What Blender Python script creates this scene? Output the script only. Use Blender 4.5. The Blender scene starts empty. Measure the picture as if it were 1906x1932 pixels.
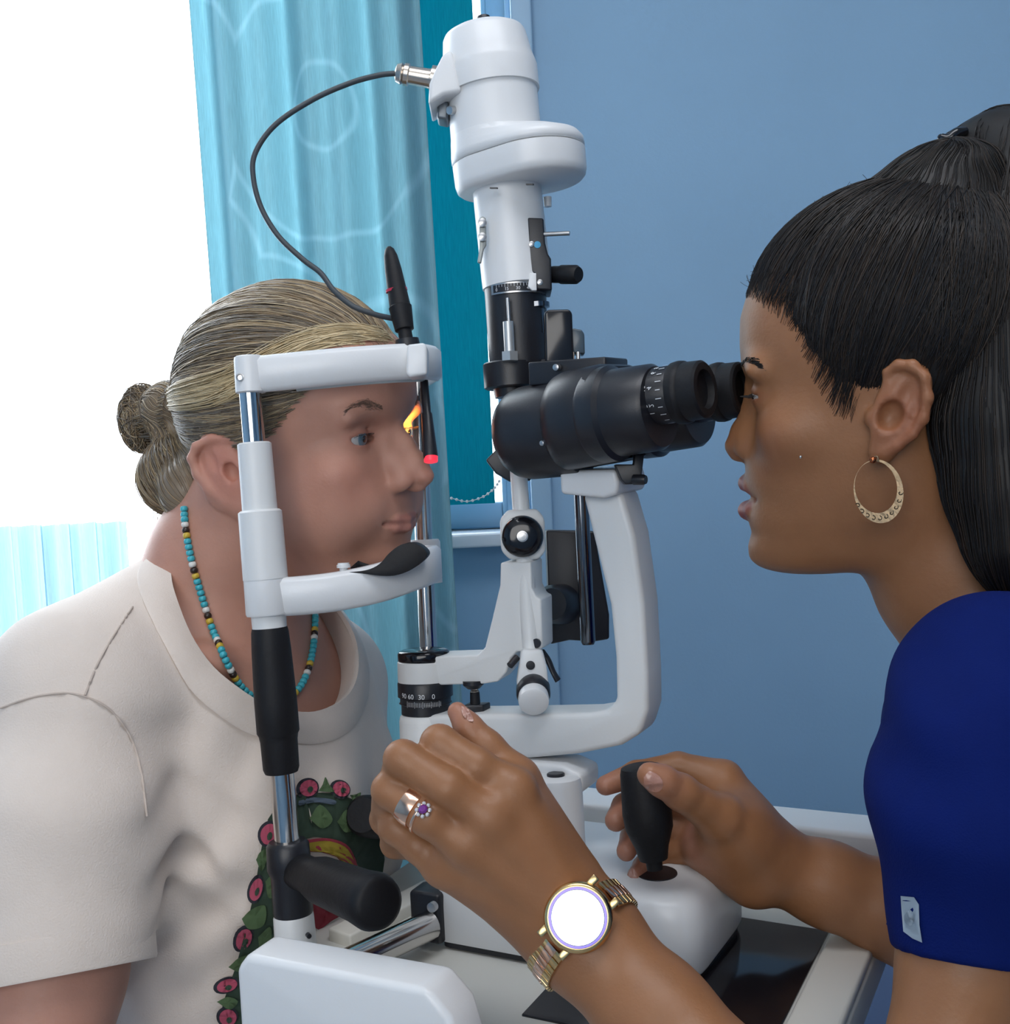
import bpy, bmesh, math, random
import numpy as np
from mathutils import Vector, Matrix

# ---------------------------------------------------------------- camera
F = 2200.0; CX, CY = 953.0, 966.0
SC = bpy.context.scene
COL = SC.collection
_pit = math.atan(166 / F); _sr = .045; _cr = math.sqrt(1 - _sr * _sr)
CAM = np.array([0, 0, 1.16])
FW = np.array([0, math.cos(_pit), -math.sin(_pit)])
_u0 = np.array([0, math.sin(_pit), math.cos(_pit)]); _r0 = np.array([1., 0, 0])
RT = _cr * _r0 - _sr * _u0
UP = _cr * _u0 + _sr * _r0
cam_d = bpy.data.cameras.new('camera'); cam_o = bpy.data.objects.new('camera', cam_d); COL.objects.link(cam_o)
cam_d.sensor_fit = 'HORIZONTAL'; cam_d.sensor_width = 36; cam_d.lens = 36 * F / 1906
cam_d.clip_start = .02
cam_o.matrix_world = Matrix(((RT[0], UP[0], -FW[0], CAM[0]), (RT[1], UP[1], -FW[1], CAM[1]), (RT[2], UP[2], -FW[2], CAM[2]), (0, 0, 0, 1)))
SC.camera = cam_o

# ---------------------------------------------------------------- light
vs = SC.view_settings
vs.view_transform = 'Standard'; vs.look = 'None'; vs.gamma = 1; vs.use_curve_mapping = False
vs.exposure = -0.10
try:
    SC.cycles.max_bounces = 7; SC.cycles.diffuse_bounces = 3; SC.cycles.glossy_bounces = 3; SC.cycles.transmission_bounces = 4; SC.cycles.transparent_max_bounces = 8
except Exception: pass
W = bpy.data.worlds.new('sky'); SC.world = W; W.use_nodes = True
wb = W.node_tree.nodes['Background']; wb.inputs[0].default_value = (.86, .93, 1, 1); wb.inputs[1].default_value = 5.0

def area(name, loc, target, sx, sy, power, color):
    l = bpy.data.lights.new(name, 'AREA'); l.shape = 'RECTANGLE'; l.size = sx; l.size_y = sy
    l.energy = power; l.color = color
    o = bpy.data.objects.new(name, l); COL.objects.link(o); o.location = loc
    o.rotation_euler = (Vector(target) - Vector(loc)).to_track_quat('-Z', 'Y').to_euler()
    return o
# daylight entering through the window of the back wall, and through the room's second window behind the camera
area('window_daylight', (-.80, 1.93, 1.85), (-.60, 0, 1.25), 1.4, 1.6, 20, (.88, .95, 1.0))
area('second_window_daylight', (-.40, -1.88, 1.75), (.0, .9, 1.05), 2.0, 1.5, 40, (1.0, .97, .93))
area('overhead_fill', (.15, .25, 2.52), (.1, .5, 0), 1.2, .6, 13, (.95, .96, 1.0))  # unseen fill light added overhead to lift the ambient level, no actual lamp

# ---------------------------------------------------------------- pixel <-> world (1906 x 1932 frame)
def ray(x, y): return FW + (x - CX) / F * RT - (y - CY) / F * UP
def P(x, y, d): return CAM + d * ray(x, y)
def PZ(x, y, z):
    v = ray(x, y); return CAM + (z - CAM[2]) / v[2] * v
def PPL(x, y, p0, n):
    v = ray(x, y); return CAM + np.dot(p0 - CAM, n) / np.dot(v, n) * v
def proj(p):
    q = np.asarray(p) - CAM; d = q @ FW
    return CX + F * (q @ RT) / d, CY - F * (q @ UP) / d, d
def unit(v): v = np.asarray(v, float); return v / np.linalg.norm(v)
TH = math.radians(27)
A = np.array([math.cos(TH), -math.sin(TH), 0])       # patient -> examiner
B = np.array([math.sin(TH), math.cos(TH), 0])        # away from the camera
Z = np.array([0, 0, 1.])
TABLE = .775

# ---------------------------------------------------------------- materials
MATS = {}
def mat(name, col, rough=.5, metal=0, bump=0, bscale=80, var=0, vscale=8, trans=0, emit=0, ecol=None, spec=.5, coat=0, sss=0, alpha=1, attr=None, sheen=0):
    if name in MATS: return MATS[name]
    m = bpy.data.materials.new(name); m.use_nodes = True; nt = m.node_tree; N = nt.nodes; L = nt.links
    b = N['Principled BSDF']
    b.inputs['Base Color'].default_value = (*col, 1); b.inputs['Roughness'].default_value = rough
    b.inputs['Metallic'].default_value = metal; b.inputs['Specular IOR Level'].default_value = spec
    b.inputs['Transmission Weight'].default_value = trans; b.inputs['Coat Weight'].default_value = coat
    b.inputs['Sheen Weight'].default_value = sheen
    if alpha < 1: b.inputs['Alpha'].default_value = alpha
    if sss:
        b.inputs['Subsurface Weight'].default_value = sss
        b.inputs['Subsurface Radius'].default_value = (1.0, .35, .2); b.inputs['Subsurface Scale'].default_value = .006
    if emit:
        b.inputs['Emission Color'].default_value = (*(ecol or col), 1); b.inputs['Emission Strength'].default_value = emit
    tc = N.new('ShaderNodeTexCoord')
    src = None
    if attr:
        at = N.new('ShaderNodeAttribute'); at.attribute_name = attr; src = at.outputs['Color']
        L.new(src, b.inputs['Base Color'])
    if var:
        n = N.new('ShaderNodeTexNoise'); n.inputs['Scale'].default_value = vscale; n.inputs['Detail'].default_value = 5
        L.new(tc.outputs['Object'], n.inputs['Vector'])
        mr = N.new('ShaderNodeMapRange'); mr.inputs[1].default_value = .25; mr.inputs[2].default_value = .75
        mr.inputs[3].default_value = 1 - var; mr.inputs[4].default_value = 1 + var
        L.new(n.outputs['Fac'], mr.inputs[0])
        mx = N.new('ShaderNodeVectorMath'); mx.operation = 'SCALE'
        if src: L.new(src, mx.inputs[0])
        else: mx.inputs[0].default_value = col
        L.new(mr.outputs[0], mx.inputs['Scale']); L.new(mx.outputs[0], b.inputs['Base Color'])
    if bump:
        n = N.new('ShaderNodeTexNoise'); n.inputs['Scale'].default_value = bscale; n.inputs['Detail'].default_value = 4
        L.new(tc.outputs['Object'], n.inputs['Vector'])
        bp = N.new('ShaderNodeBump'); bp.inputs['Strength'].default_value = bump; bp.inputs['Distance'].default_value = .002
        L.new(n.outputs['Fac'], bp.inputs['Height']); L.new(bp.outputs[0], b.inputs['Normal'])
    MATS[name] = m
    return m
M_WHITE = mat('white_paint', (.74, .75, .75), .38, bump=.04, bscale=500, var=.02)
M_WHITE2 = mat('white_plastic', (.75, .76, .77), .32, bump=.03, bscale=600)
M_BLACK = mat('black_satin', (.012, .013, .018), .38, bump=.05, bscale=900)
M_BLACKG = mat('black_gloss', (.008, .008, .011), .12)
M_RUBBER = mat('black_rubber', (.008, .008, .010), .55, bump=.12, bscale=300, spec=.3)
M_CHROME = mat('chrome', (.62, .60, .58), .14, 1)
M_STEEL = mat('brushed_steel', (.50, .50, .50), .32, 1)
M_NICKEL = mat('nickel', (.58, .52, .46), .25, 1)
M_PRINT = mat('white_print', (.75, .77, .8), .6)

# ---------------------------------------------------------------- object helpers
def tag(o, label=None, cat=None, group=None, kind=None):
    if label: o['label'] = label
    if cat: o['category'] = cat
    if group: o['group'] = group
    if kind: o['kind'] = kind
    return o
def empty(name, loc, label, cat, group=None):
    o = bpy.data.objects.new(name, None); COL.objects.link(o); o.location = Vector(loc); o.empty_display_size = .02
    return tag(o, label, cat, group)
def link(name, me, m, parent=None, angle=38, label=None):
    for mm in (m if isinstance(m, (list, tuple)) else [m]): me.materials.append(mm)
    if angle is not None and len(me.polygons):
        me.polygons.foreach_set('use_smooth', np.ones(len(me.polygons), bool))
        if angle < 180: me.set_sharp_from_angle(angle=math.radians(angle))
    o = bpy.data.objects.new(name, me); COL.objects.link(o)
    if parent is not None:
        o.parent = parent
        o.matrix_parent_inverse = Matrix.Translation(-parent.location) if parent.parent is None else Matrix.Identity(4)
    if label: o['label'] = label
    return o
def mesh(name, V, Fc, m, parent=None, angle=38, label=None):
    me = bpy.data.meshes.new(name); me.from_pydata([tuple(v) for v in V], [], [tuple(f) for f in Fc]); me.update()
    return link(name, me, m, parent, angle, label)
def frame(d):
    d = unit(d); a = np.array([0, 0, 1.]) if abs(d[2]) < .9 else np.array([1., 0, 0])
    u = unit(np.cross(a, d)); return d, u, np.cross(d, u)
def loft(name, rings, m, parent=None, cap=True, angle=38, closed=True, label=None):
    n = len(rings[0]); V = [p for r in rings for p in r]; Fc = []
    for i in range(len(rings) - 1):
        for j in range(n if closed else n - 1):
            k = (j + 1) % n
            Fc.append((i * n + j, i * n + k, (i + 1) * n + k, (i + 1) * n + j))
    if cap:
        Fc.append(tuple(range(n))[::-1]); Fc.append(tuple((len(rings) - 1) * n + j for j in range(n)))
    return mesh(name, V, Fc, m, parent, angle, label)
def lathe(name, p0, ax, prof, m, parent=None, seg=40, angle=38, label=None, sq=None):
    """prof: list of (t along ax in metres, radius)"""
    d, u, v = frame(ax); rings = []
    for t, r in prof:
        r = max(r, 1e-5)
        rings.append([p0 + d * t + u * r * math.cos(2 * math.pi * j / seg) + v * r * math.sin(2 * math.pi * j / seg) for j in range(seg)])
    return loft(name, rings, m, parent, True, angle, True, label)
def lathe_px(name, a, b, prof, m, parent=None, seg=40, angle=38, label=None):
    """axis from pixel point a=(x,y,depth) to b; prof = (fraction along the axis, radius in pixels)"""
    pa, pb = P(*a), P(*b); Ln = np.linalg.norm(pb - pa)
    return lathe(name, pa, pb - pa, [(s * Ln, r * ((1 - s) * a[2] + s * b[2]) / F) for s, r in prof], m, parent, seg, angle, label)
def bevel_mesh(me, w, seg=3, ang=30):
    bm = bmesh.new(); bm.from_mesh(me)
    bmesh.ops.recalc_face_normals(bm, faces=bm.faces)
    ed = [e for e in bm.edges if len(e.link_faces) == 2 and e.calc_face_angle(0) > math.radians(ang)]
    bmesh.ops.bevel(bm, geom=ed, offset=w, segments=seg, affect='EDGES', profile=.5, clamp_overlap=True)
    bm.to_mesh(me); bm.free()
def prism(name, pts, ext, m, parent=None, bev=.002, seg=3, angle=38, label=None, taper=None):
    pts = [np.asarray(p, float) for p in pts]; n = len(pts)
    c = sum(pts) / n
    q = [(p if taper is None else c + (p - c) * taper) + ext for p in pts]
    me = bpy.data.meshes.new(name)
    Fc = [tuple(range(n)), tuple(range(2 * n - 1, n - 1, -1))] + [(j, n + j, n + (j + 1) % n, (j + 1) % n) for j in range(n)]
    me.from_pydata([tuple(p) for p in pts + q], [], Fc); me.update()
    if bev: bevel_mesh(me, bev, seg)
    else:
        bm = bmesh.new(); bm.from_mesh(me); bmesh.ops.recalc_face_normals(bm, faces=bm.faces); bm.to_mesh(me); bm.free()
    return link(name, me, m, parent, angle, label)
def box(name, c, ea, eb, ec, m, parent=None, bev=.002, seg=3, label=None):
    """c centre; ea, eb, ec half-extent vectors"""
    c, ea, eb, ec = (np.asarray(v, float) for v in (c, ea, eb, ec))
    return prism(name, [c - ea - eb - ec, c + ea - eb - ec, c + ea + eb - ec, c - ea + eb - ec], 2 * ec, m, parent, bev, seg, label=label)
def spline(pts, n):
    pts = np.asarray(pts, float); k = len(pts)
    e = np.vstack([2 * pts[0] - pts[1], pts, 2 * pts[-1] - pts[-2]]); out = []
    for s in np.linspace(0, k - 1 - 1e-9, n):
        i = int(s); t = s - i; p0, p1, p2, p3 = e[i:i + 4]
        out.append(.5 * (2 * p1 + (p2 - p0) * t + (2 * p0 - 5 * p1 + 4 * p2 - p3) * t * t + (3 * p1 - p0 - 3 * p2 + p3) * t ** 3))
    return np.array(out)
def tube(name, pts, r, m, parent=None, seg=12, n=None, angle=60, label=None, flat=1.0):
    pts = np.asarray(pts, float)
    r = np.atleast_1d(np.asarray(r, float)); r = r if len(r) == len(pts) else np.full(len(pts), r[0])
    if n:
        q = spline(np.c_[pts, r], n); pts, r = q[:, :3], q[:, 3]
    T = np.gradient(pts, axis=0); T /= np.linalg.norm(T, axis=1)[:, None]
    _, u, _v = frame(T[0]); rings = []
    for p, t, rr in zip(pts, T, r):
        u = unit(u - t * (u @ t)); v = np.cross(t, u)
        rings.append([p + u * rr * math.cos(2 * math.pi * j / seg) + v * rr * flat * math.sin(2 * math.pi * j / seg) for j in range(seg)])
    return loft(name, rings, m, parent, True, angle, True, label)
def roundpoly(pts, r, n=6):
    out = []; k = len(pts); r = r if hasattr(r, '__len__') else [r] * k
    for i in range(k):
        p, a, b = (np.asarray(pts[j], float) for j in (i, i - 1, (i + 1) % k)); u, v = unit(a - p), unit(b - p)
        for t in np.linspace(0, 1, n): out.append((1 - t) ** 2 * (p + u * r[i]) + 2 * t * (1 - t) * p + t * t * (p + v * r[i]))
    return out
def textmesh(s, size):
    cu = bpy.data.curves.new('print', 'FONT'); cu.body = s; cu.size = size; cu.align_x = 'CENTER'; cu.align_y = 'CENTER'; cu.resolution_u = 3
    o = bpy.data.objects.new('print', cu); COL.objects.link(o)
    dg = bpy.context.evaluated_depsgraph_get()
    me = bpy.data.meshes.new_from_object(o.evaluated_get(dg))
    V = np.array([v.co[:] for v in me.vertices]).reshape(-1, 3); Fc = [tuple(p.vertices) for p in me.polygons]
    bpy.data.objects.remove(o); bpy.data.curves.remove(cu); bpy.data.meshes.remove(me)
    return V, Fc
def dial_print(name, items, fn, m, parent):
    """items: ('t',text,u,v,size,rot) or ('l',u,v,w,h); fn maps (u,v) metres -> world"""
    V, Fc = [], []
    for it in items:
        if it[0] == 't':
            v, f = textmesh(it[1], it[4]); c, s = math.cos(it[5]), math.sin(it[5])
            q = np.c_[v[:, 0] * c - v[:, 1] * s + it[2], v[:, 0] * s + v[:, 1] * c + it[3]]
        else:
            _, a, b, w, h = it
            q = np.array([(a - w / 2, b - h / 2), (a + w / 2, b - h / 2), (a + w / 2, b + h / 2), (a - w / 2, b + h / 2)]); f = [(0, 1, 2, 3)]
        k = len(V); V += [fn(*p) for p in q]; Fc += [tuple(i + k for i in ff) for ff in f]
    return mesh(name, V, Fc, m, parent, None)
# ---------------------------------------------------------------- the room
def struct(o): o['kind'] = 'structure'; return o
YW = 1.80                                   # back wall plane
M_WALL = mat('blue_wall', (.265, .44, .625), .75, bump=.12, bscale=220, var=.05, vscale=3)
M_WALL2 = mat('blue_wall_far', (.27, .44, .61), .75, bump=.1, bscale=200, var=.04, vscale=3)
M_FLOOR = mat('floor_vinyl', (.30, .31, .33), .4, var=.1)
M_CEIL = mat('ceiling_white', (.62, .64, .66), .8)
M_FRAME = mat('painted_frame', (.30, .47, .64), .45)
def wbox(name, x0, x1, y0, y1, z0, z1, m, bev=0, parent=None):
    return box(name, ((x0 + x1) / 2, (y0 + y1) / 2, (z0 + z1) / 2), ((x1 - x0) / 2, 0, 0), (0, (y1 - y0) / 2, 0), (0, 0, (z1 - z0) / 2), m, parent, bev)
XW = P(938, 500, 1.80)[0]                   # right edge of the window
ZS = P(900, 1000, 1.80)[2]                  # sill height
XC = P(1030, 700, 1.72)[0]
wall_b = struct(wbox('wall_back', XC, 2.2, YW - .08, YW + .1, 0, 2.6, M_WALL))
XL = P(640, 900, 1.80)[0]; ZL = .62
wall_w = struct(wbox('wall_window', XL, XC, YW, YW + .1, 0, ZS, M_WALL2))
struct(wbox('wall_window_low', -2.2, XL, YW, YW + .1, 0, ZL, M_WALL2))
wall_t = struct(wbox('wall_window_side', XW, XC, YW, YW + .1, ZS, 2.6, M_WALL2))
struct(wbox('wall_window_far_side', -2.2, -1.65, YW, YW + .1, ZL, 2.6, M_WALL2))
struct(wbox('wall_window_head', -1.65, XW, YW, YW + .1, 2.45, 2.6, M_WALL2))
struct(wbox('wall_left', -2.3, -2.2, -2, YW + .1, 0, 2.6, M_WALL))
struct(wbox('wall_right', 2.2, 2.3, -2, YW + .1, 0, 2.6, M_WALL))
struct(wbox('wall_front', -2.3, 2.3, -2.1, -2, 0, 2.6, M_WALL2))
struct(wbox('floor', -2.3, 2.3, -2.1, YW + .1, -.05, 0, M_FLOOR))
struct(wbox('ceiling', -2.3, 2.3, -2.1, YW + .1, 2.6, 2.65, M_CEIL))
# window frame (parts) and trim between window and wall
win = struct(wbox('window_1', XW - .008, XW + .002, YW + .015, YW + .06, ZS, 2.45, M_FRAME, .003))
wbox('window_frame', XL, XW - .008, YW + .02, YW + .06, ZS, ZS + .04, M_FRAME, .003, win)
wbox('window_frame', -1.65, -1.61, YW + .02, YW + .06, ZL, 2.45, M_FRAME, .003, win)
wbox('window_frame', -1.65, XW - .008, YW + .02, YW + .06, 2.41, 2.45, M_FRAME, .003, win)
wbox('window_mullion', XL - .04, XL, YW + .02, YW + .06, ZL, 2.45, M_FRAME, .003, win)
struct(wbox('trim_1', XC - .030, XC + .0, YW - .10, YW - .078, 0, 2.6, M_FRAME, .003))
struct(wbox('trim_2', XW + .028, XW + .036, YW - .012, YW + .002, ZS - .1, 2.6, M_FRAME, .002))
sill = struct(wbox('trim_3', XL, XW + .01, YW - .06, YW + .02, ZS - .022, ZS, mat('sill_gloss', (.62, .68, .74), .12, 0, coat=.6), .004))

# window glass
M_GLASS = mat('window_glass', (.95, .98, 1), .02, trans=1, alpha=.12)
wbox('window_pane', -1.61, XL - .04, YW + .036, YW + .040, ZL, 2.41, M_GLASS, 0, win)
wbox('window_pane', XL, XW - .008, YW + .036, YW + .040, ZS + .04, 2.41, M_GLASS, 0, win)

# curtains
def curtain_mat(name, col, transp, tcol, swirl=0, weave=1400):
    m = bpy.data.materials.new(name); m.use_nodes = True; nt = m.node_tree; N = nt.nodes; L = nt.links
    N.remove(N['Principled BSDF']); out = N['Material Output']
    d = N.new('ShaderNodeBsdfDiffuse'); t = N.new('ShaderNodeBsdfTranslucent'); tr = N.new('ShaderNodeBsdfTransparent')
    tc = N.new('ShaderNodeTexCoord')
    mx = N.new('ShaderNodeMixShader'); mx.inputs[0].default_value = .60
    m2 = N.new('ShaderNodeMixShader'); m2.inputs[0].default_value = transp
    L.new(d.outputs[0], mx.inputs[1]); L.new(t.outputs[0], mx.inputs[2]); L.new(mx.outputs[0], m2.inputs[1]); L.new(tr.outputs[0], m2.inputs[2])
    L.new(m2.outputs[0], out.inputs[0]); tr.inputs[0].default_value = (*tcol, 1)
    d.inputs[0].default_value = (*col, 1); t.inputs[0].default_value = (*col, 1)
    # woven threads vary the cloth's colour; rings and loops are a paler woven ornament
    mp = N.new('ShaderNodeMapping'); mp.inputs['Scale'].default_value = (1, 1, .03); L.new(tc.outputs['Object'], mp.inputs['Vector'])
    n = N.new('ShaderNodeTexNoise'); n.inputs['Scale'].default_value = weave; L.new(mp.outputs[0], n.inputs['Vector'])
    rp = N.new('ShaderNodeMapRange'); rp.inputs[1].default_value = .3; rp.inputs[2].default_value = .7; rp.inputs[3].default_value = .86; rp.inputs[4].default_value = 1.1
    L.new(n.outputs['Fac'], rp.inputs[0])
    sc = N.new('ShaderNodeVectorMath'); sc.operation = 'SCALE'; sc.inputs[0].default_value = col; L.new(rp.outputs[0], sc.inputs['Scale'])
    colout = sc.outputs[0]
    if swirl:
        vo = N.new('ShaderNodeTexVoronoi'); vo.inputs['Scale'].default_value = 5.5; vo.inputs['Randomness'].default_value = .8
        mp2 = N.new('ShaderNodeMapping'); mp2.inputs['Scale'].default_value = (1, 0, .75); L.new(tc.outputs['Object'], mp2.inputs['Vector']); L.new(mp2.outputs[0], vo.inputs['Vector'])
        w = N.new('ShaderNodeMath'); w.operation = 'PINGPONG'; w.inputs[1].default_value = .24; L.new(vo.outputs['Distance'], w.inputs[0])
        r2 = N.new('ShaderNodeMapRange'); r2.inputs[1].default_value = .215; r2.inputs[2].default_value = .235; L.new(w.outputs[0], r2.inputs[0])
        m3 = N.new('ShaderNodeMix'); m3.data_type = 'RGBA'
        k = N.new('ShaderNodeMath'); k.operation = 'MULTIPLY'; k.inputs[1].default_value = swirl; L.new(r2.outputs[0], k.inputs[0])
        L.new(k.outputs[0], m3.inputs['Factor']); L.new(colout, m3.inputs['A']); m3.inputs['B'].default_value = (.62, .80, .86, 1)
        colout = m3.outputs['Result']
    L.new(colout, d.inputs[0]); L.new(colout, t.inputs[0])
    return m
M_CURT = curtain_mat('sheer_curtain', (.34, .53, .58), .05, (.6, .9, 1), .30)
M_BLIND = curtain_mat('teal_blind', (.012, .30, .37), .0, (.2, .8, .9))
M_SHEER = curtain_mat('pale_sheer', (.40, .60, .68), .36, (.80, .93, 1), .3)
def sheet(name, x0, x1, z0, z1, y, folds, amp, m, lean=0, n=160, seed=1, hem=True, thick=.0012):
    rs = np.random.RandomState(seed); ph = rs.rand(4) * 6
    V, Fc = [], []; rows = 40
    for side in (0, 1):
        for i in range(rows + 1):
            z = z0 + (z1 - z0) * i / rows
            for j in range(n + 1):
                s = j / n; x = x0 + (x1 - x0) * s + lean * (z - 1.2) * (-1)
                yy = y + side * thick + amp * (.6 * math.sin(2 * math.pi * folds * s + ph[0] + .15 * (z - 1)) + .3 * math.sin(2 * math.pi * folds * 2.3 * s + ph[1]) + .25 * math.sin(2 * math.pi * folds * .45 * s + ph[2]))
                V.append((x, yy, z))
    w = n + 1; o2 = (rows + 1) * w
    for i in range(rows):
        for j in range(n):
            a = i * w + j
            Fc.append((a, a + 1, a + w + 1, a + w)); Fc.append((o2 + a, o2 + a + w, o2 + a + w + 1, o2 + a + 1))
    for i in range(rows):
        for j in (0, n):
            a = i * w + j; Fc.append((a, a + w, o2 + a + w, o2 + a))
    return mesh(name, V, Fc, m, None, 180)
YC = 1.60
c1 = sheet('curtain', P(388, 300, YC)[0], P(828, 500, YC)[0], .45, 2.45, YC, 2.6, .040, M_CURT, lean=.012, seed=5)
tag(c1, 'light turquoise sheer curtain hanging in folds behind the blonde patient', 'curtain')
c2 = sheet('window_blind', P(770, 300, 1.72)[0], P(905, 300, 1.72)[0], P(880, 952, 1.72)[2], 2.45, 1.72, .5, .003, M_BLIND, seed=3)
tag(c2, 'deep teal fabric blind hanging beside the blue wall', 'blind')
c3 = sheet('sheer_curtain', P(-90, 300, 1.70)[0], P(236, 1000, 1.70)[0], .5, P(100, 990, 1.70)[2], 1.70, 5.5, .02, M_SHEER, seed=9)
tag(c3, 'pale blue half-height sheer curtain across the bright window', 'curtain')
# bead chain of the blind
bc = empty('blind_chain', P(900, 930, 1.70), 'white bead chain looping from the teal blind', 'blind chain')
pts = spline([P(852, 940, 1.70), P(880, 946, 1.70), P(910, 938, 1.70), P(932, 922, 1.70), P(944, 905, 1.70)], 24)
tube('cord', pts, .0007, M_WHITE2, bc, 6)
_bm = None
for i in range(0, 24, 2):
    if _bm is None:
        b_ = lathe('bead', np.zeros(3), Z, [(-.0022, .0002), (-.0016, .0016), (0, .0022), (.0016, .0016), (.0022, .0002)], M_WHITE2, None, 8); _bm = b_.data
        b_.location = Vector(pts[i])
    else:
        b_ = bpy.data.objects.new('bead', _bm); COL.objects.link(b_); b_.location = Vector(pts[i])
    b_.parent = bc; b_.matrix_parent_inverse = Matrix.Translation(-bc.location)
# ---------------------------------------------------------------- instrument table
M_TABLE = mat('cream_tabletop', (.60, .60, .56), .35, var=.03)
M_CREAM = mat('cream_edge', (.68, .66, .60), .4)
tb = empty('instrument_table', (0.05, .85, 0), 'cream instrument table carrying the slit lamp', 'table')
def AB(a, b, z, o=None):                    # table frame: origin under the instrument base corner
    o = T0 if o is None else o
    p = o + A * a + B * b; return np.array([p[0], p[1], z])
T0 = PZ(850, 1795, TABLE)                   # near-left bottom corner of the slit lamp's base
def abox(name, a0, a1, b0, b1, z0, z1, m, parent, bev=.003, seg=3, label=None):
    return box(name, AB((a0 + a1) / 2, (b0 + b1) / 2, (z0 + z1) / 2), A * (a1 - a0) / 2, B * (b1 - b0) / 2, Z * (z1 - z0) / 2, m, parent, bev, seg, label)
abox('tabletop', -.124, .285, -.082, .27, TABLE - .03, TABLE, M_TABLE, tb, .004)
abox('edge_strip', .2515, .284, -.10, .15, TABLE - .001, TABLE + .007, M_CREAM, tb, .003)
abox('friction_plate', .09, .248, -.065, .13, TABLE - .0005, TABLE + .0015, M_BLACKG, tb, .0007, label='black plate on the cream tabletop')
lathe('table_leg', np.array([T0[0] + .12, T0[1] + .10, .03]), Z, [(0, .045), (TABLE - .06, .045)], M_WHITE, tb)
abox('table_foot', -.12, .32, .06, .14, 0, .03, M_WHITE, tb, .008)
# rail covers at the two sides of the table
q0 = PZ(470, 1772, .845); q1 = PZ(905, 1852, .845)
qc = q0 * .5 + q1 * .5
_u = unit(q1 - q0); _v = np.array([-_u[1], _u[0], 0]); Lh = np.linalg.norm(q1 - q0) / 2
def railcover(name, c, half, w, h, m=M_WHITE2, label=None):
    hh = h / 2
    prof = [(-1, 0), (1, 0)]
    pts = []
    for a, z in [(-half - .004, 0), (half + .012, 0), (half + .012, h * .55), (half + .006, h * .82), (half - .008, h), (-half + .004, h), (-half - .004, h - .010)]:
        pts.append(np.array([c[0], c[1], TABLE]) + _u * a + Z * z - _v * w)
    return prism(name, pts, 2 * w * _v, m, tb, .0045, 4, label=label)
railcover('rail_cover', qc - _v * .012 + _u * .002, Lh - .013, .016, .075, label='white box cover at the near end of the rail')
railcover('rail_cover', AB(.135, .222, 0), .150, .024, .052, label='white box cover at the far end of the rail')
# axle and rail under the covers
ra = PZ(640, 1826, TABLE + .022); rb = PZ(812, 1745, TABLE + .022)
tube('rail', [ra, rb], .0105, M_CHROME, tb, 20)
ra = PZ(640, 1772, TABLE + .004); rb = PZ(840, 1668, TABLE + .004)
box('rail_guide', (ra + rb) / 2, (rb - ra) / 2, np.cross(Z, unit(rb - ra)) * .012, Z * .006, M_CREAM, tb, .002)
# cabinet and tiles beyond the table
M_CAB = mat('navy_cabinet', (.055, .08, .17), .5, var=.08)
cab = empty('cabinet', (.42, .95, 0), 'dark blue cabinet standing low behind the cream table edge', 'cabinet')
cp = PZ(1600, 1880, .60)
box('body', (cp[0] + .17, cp[1] + .03, .31), (.2, 0, 0), (0, .17, 0), (0, 0, .28), M_CAB, cab, .004)
box('top_panel', (cp[0] + .17, cp[1] + .03, .595), (.21, 0, 0), (0, .18, 0), (0, 0, .006), mat('slate_top', (.07, .10, .19), .4), cab, .003)
box('plinth', (cp[0] + .17, cp[1] + .03, .015), (.19, 0, 0), (0, .16, 0), (0, 0, .015), M_BLACK, cab, .003)
tl = empty('tile_ledge', (.5, 1.35, 0), 'pale tiled ledge behind the forearm of the examiner', 'ledge')
for i, xx in enumerate((1600, 1646, 1692, 1738)):
    c = P(xx + 22, 1802, 1.56)
    box('tile', c, RT * .0160, B * .02, Z * .014, [mat('tile_cream', (.62, .60, .52), .35), mat('tile_white', (.66, .70, .72), .35)][i % 2], tl, .001)
c = P(1692, 1802, 1.60)
box('ledge_body', (c[0], c[1] + .02, c[2] / 2 - .012), (.08, 0, 0), (0, .02, 0), (0, 0, c[2] / 2 - .012), M_WALL2, tl, .002)

# ---------------------------------------------------------------- slit lamp
PIV = P(803, 1345, .94)                       # rotation axis of the arms
sl = empty('slit_lamp', (PIV[0], PIV[1], TABLE), 'white slit lamp microscope standing between patient and examiner', 'slit lamp')
def on_plane(n, p0): return lambda x, y: PPL(x, y, p0, n)
# sliding base
BH = .062
pts = roundpoly([AB(a, b, TABLE) for a, b in ((-.012, .0), (.186, .0), (.190, .142), (-.012, .142))], [.008, .03, .045, .012], 8)
bc_ = AB(.09, .07, 0)
def bring(s, z): return [np.array([bc_[0] + (p[0] - bc_[0]) * s, bc_[1] + (p[1] - bc_[1]) * s, TABLE + z]) for p in pts]
loft('base_cover', [bring(s, z) for z, s in ((.006, .985), (.009, 1.0), (.034, 1.0), (.046, .985), (.055, .955), (.060, .90), (.062, .82))], M_WHITE2, sl, True, 50)
loft('base_gasket', [bring(.97, .0016), bring(.97, .0075)], M_BLACK, sl, True, 50)
bk = abox('rail_bracket', -.030, -.004, -.006, .016, TABLE + .006, TABLE + .044, M_BLACK, sl, .003)
lathe('screw', P(815, 1712, .812), -B, [(-.003, .0035), (.001, .0035), (.0015, .002)], M_STEEL, bk, 16)
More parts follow.
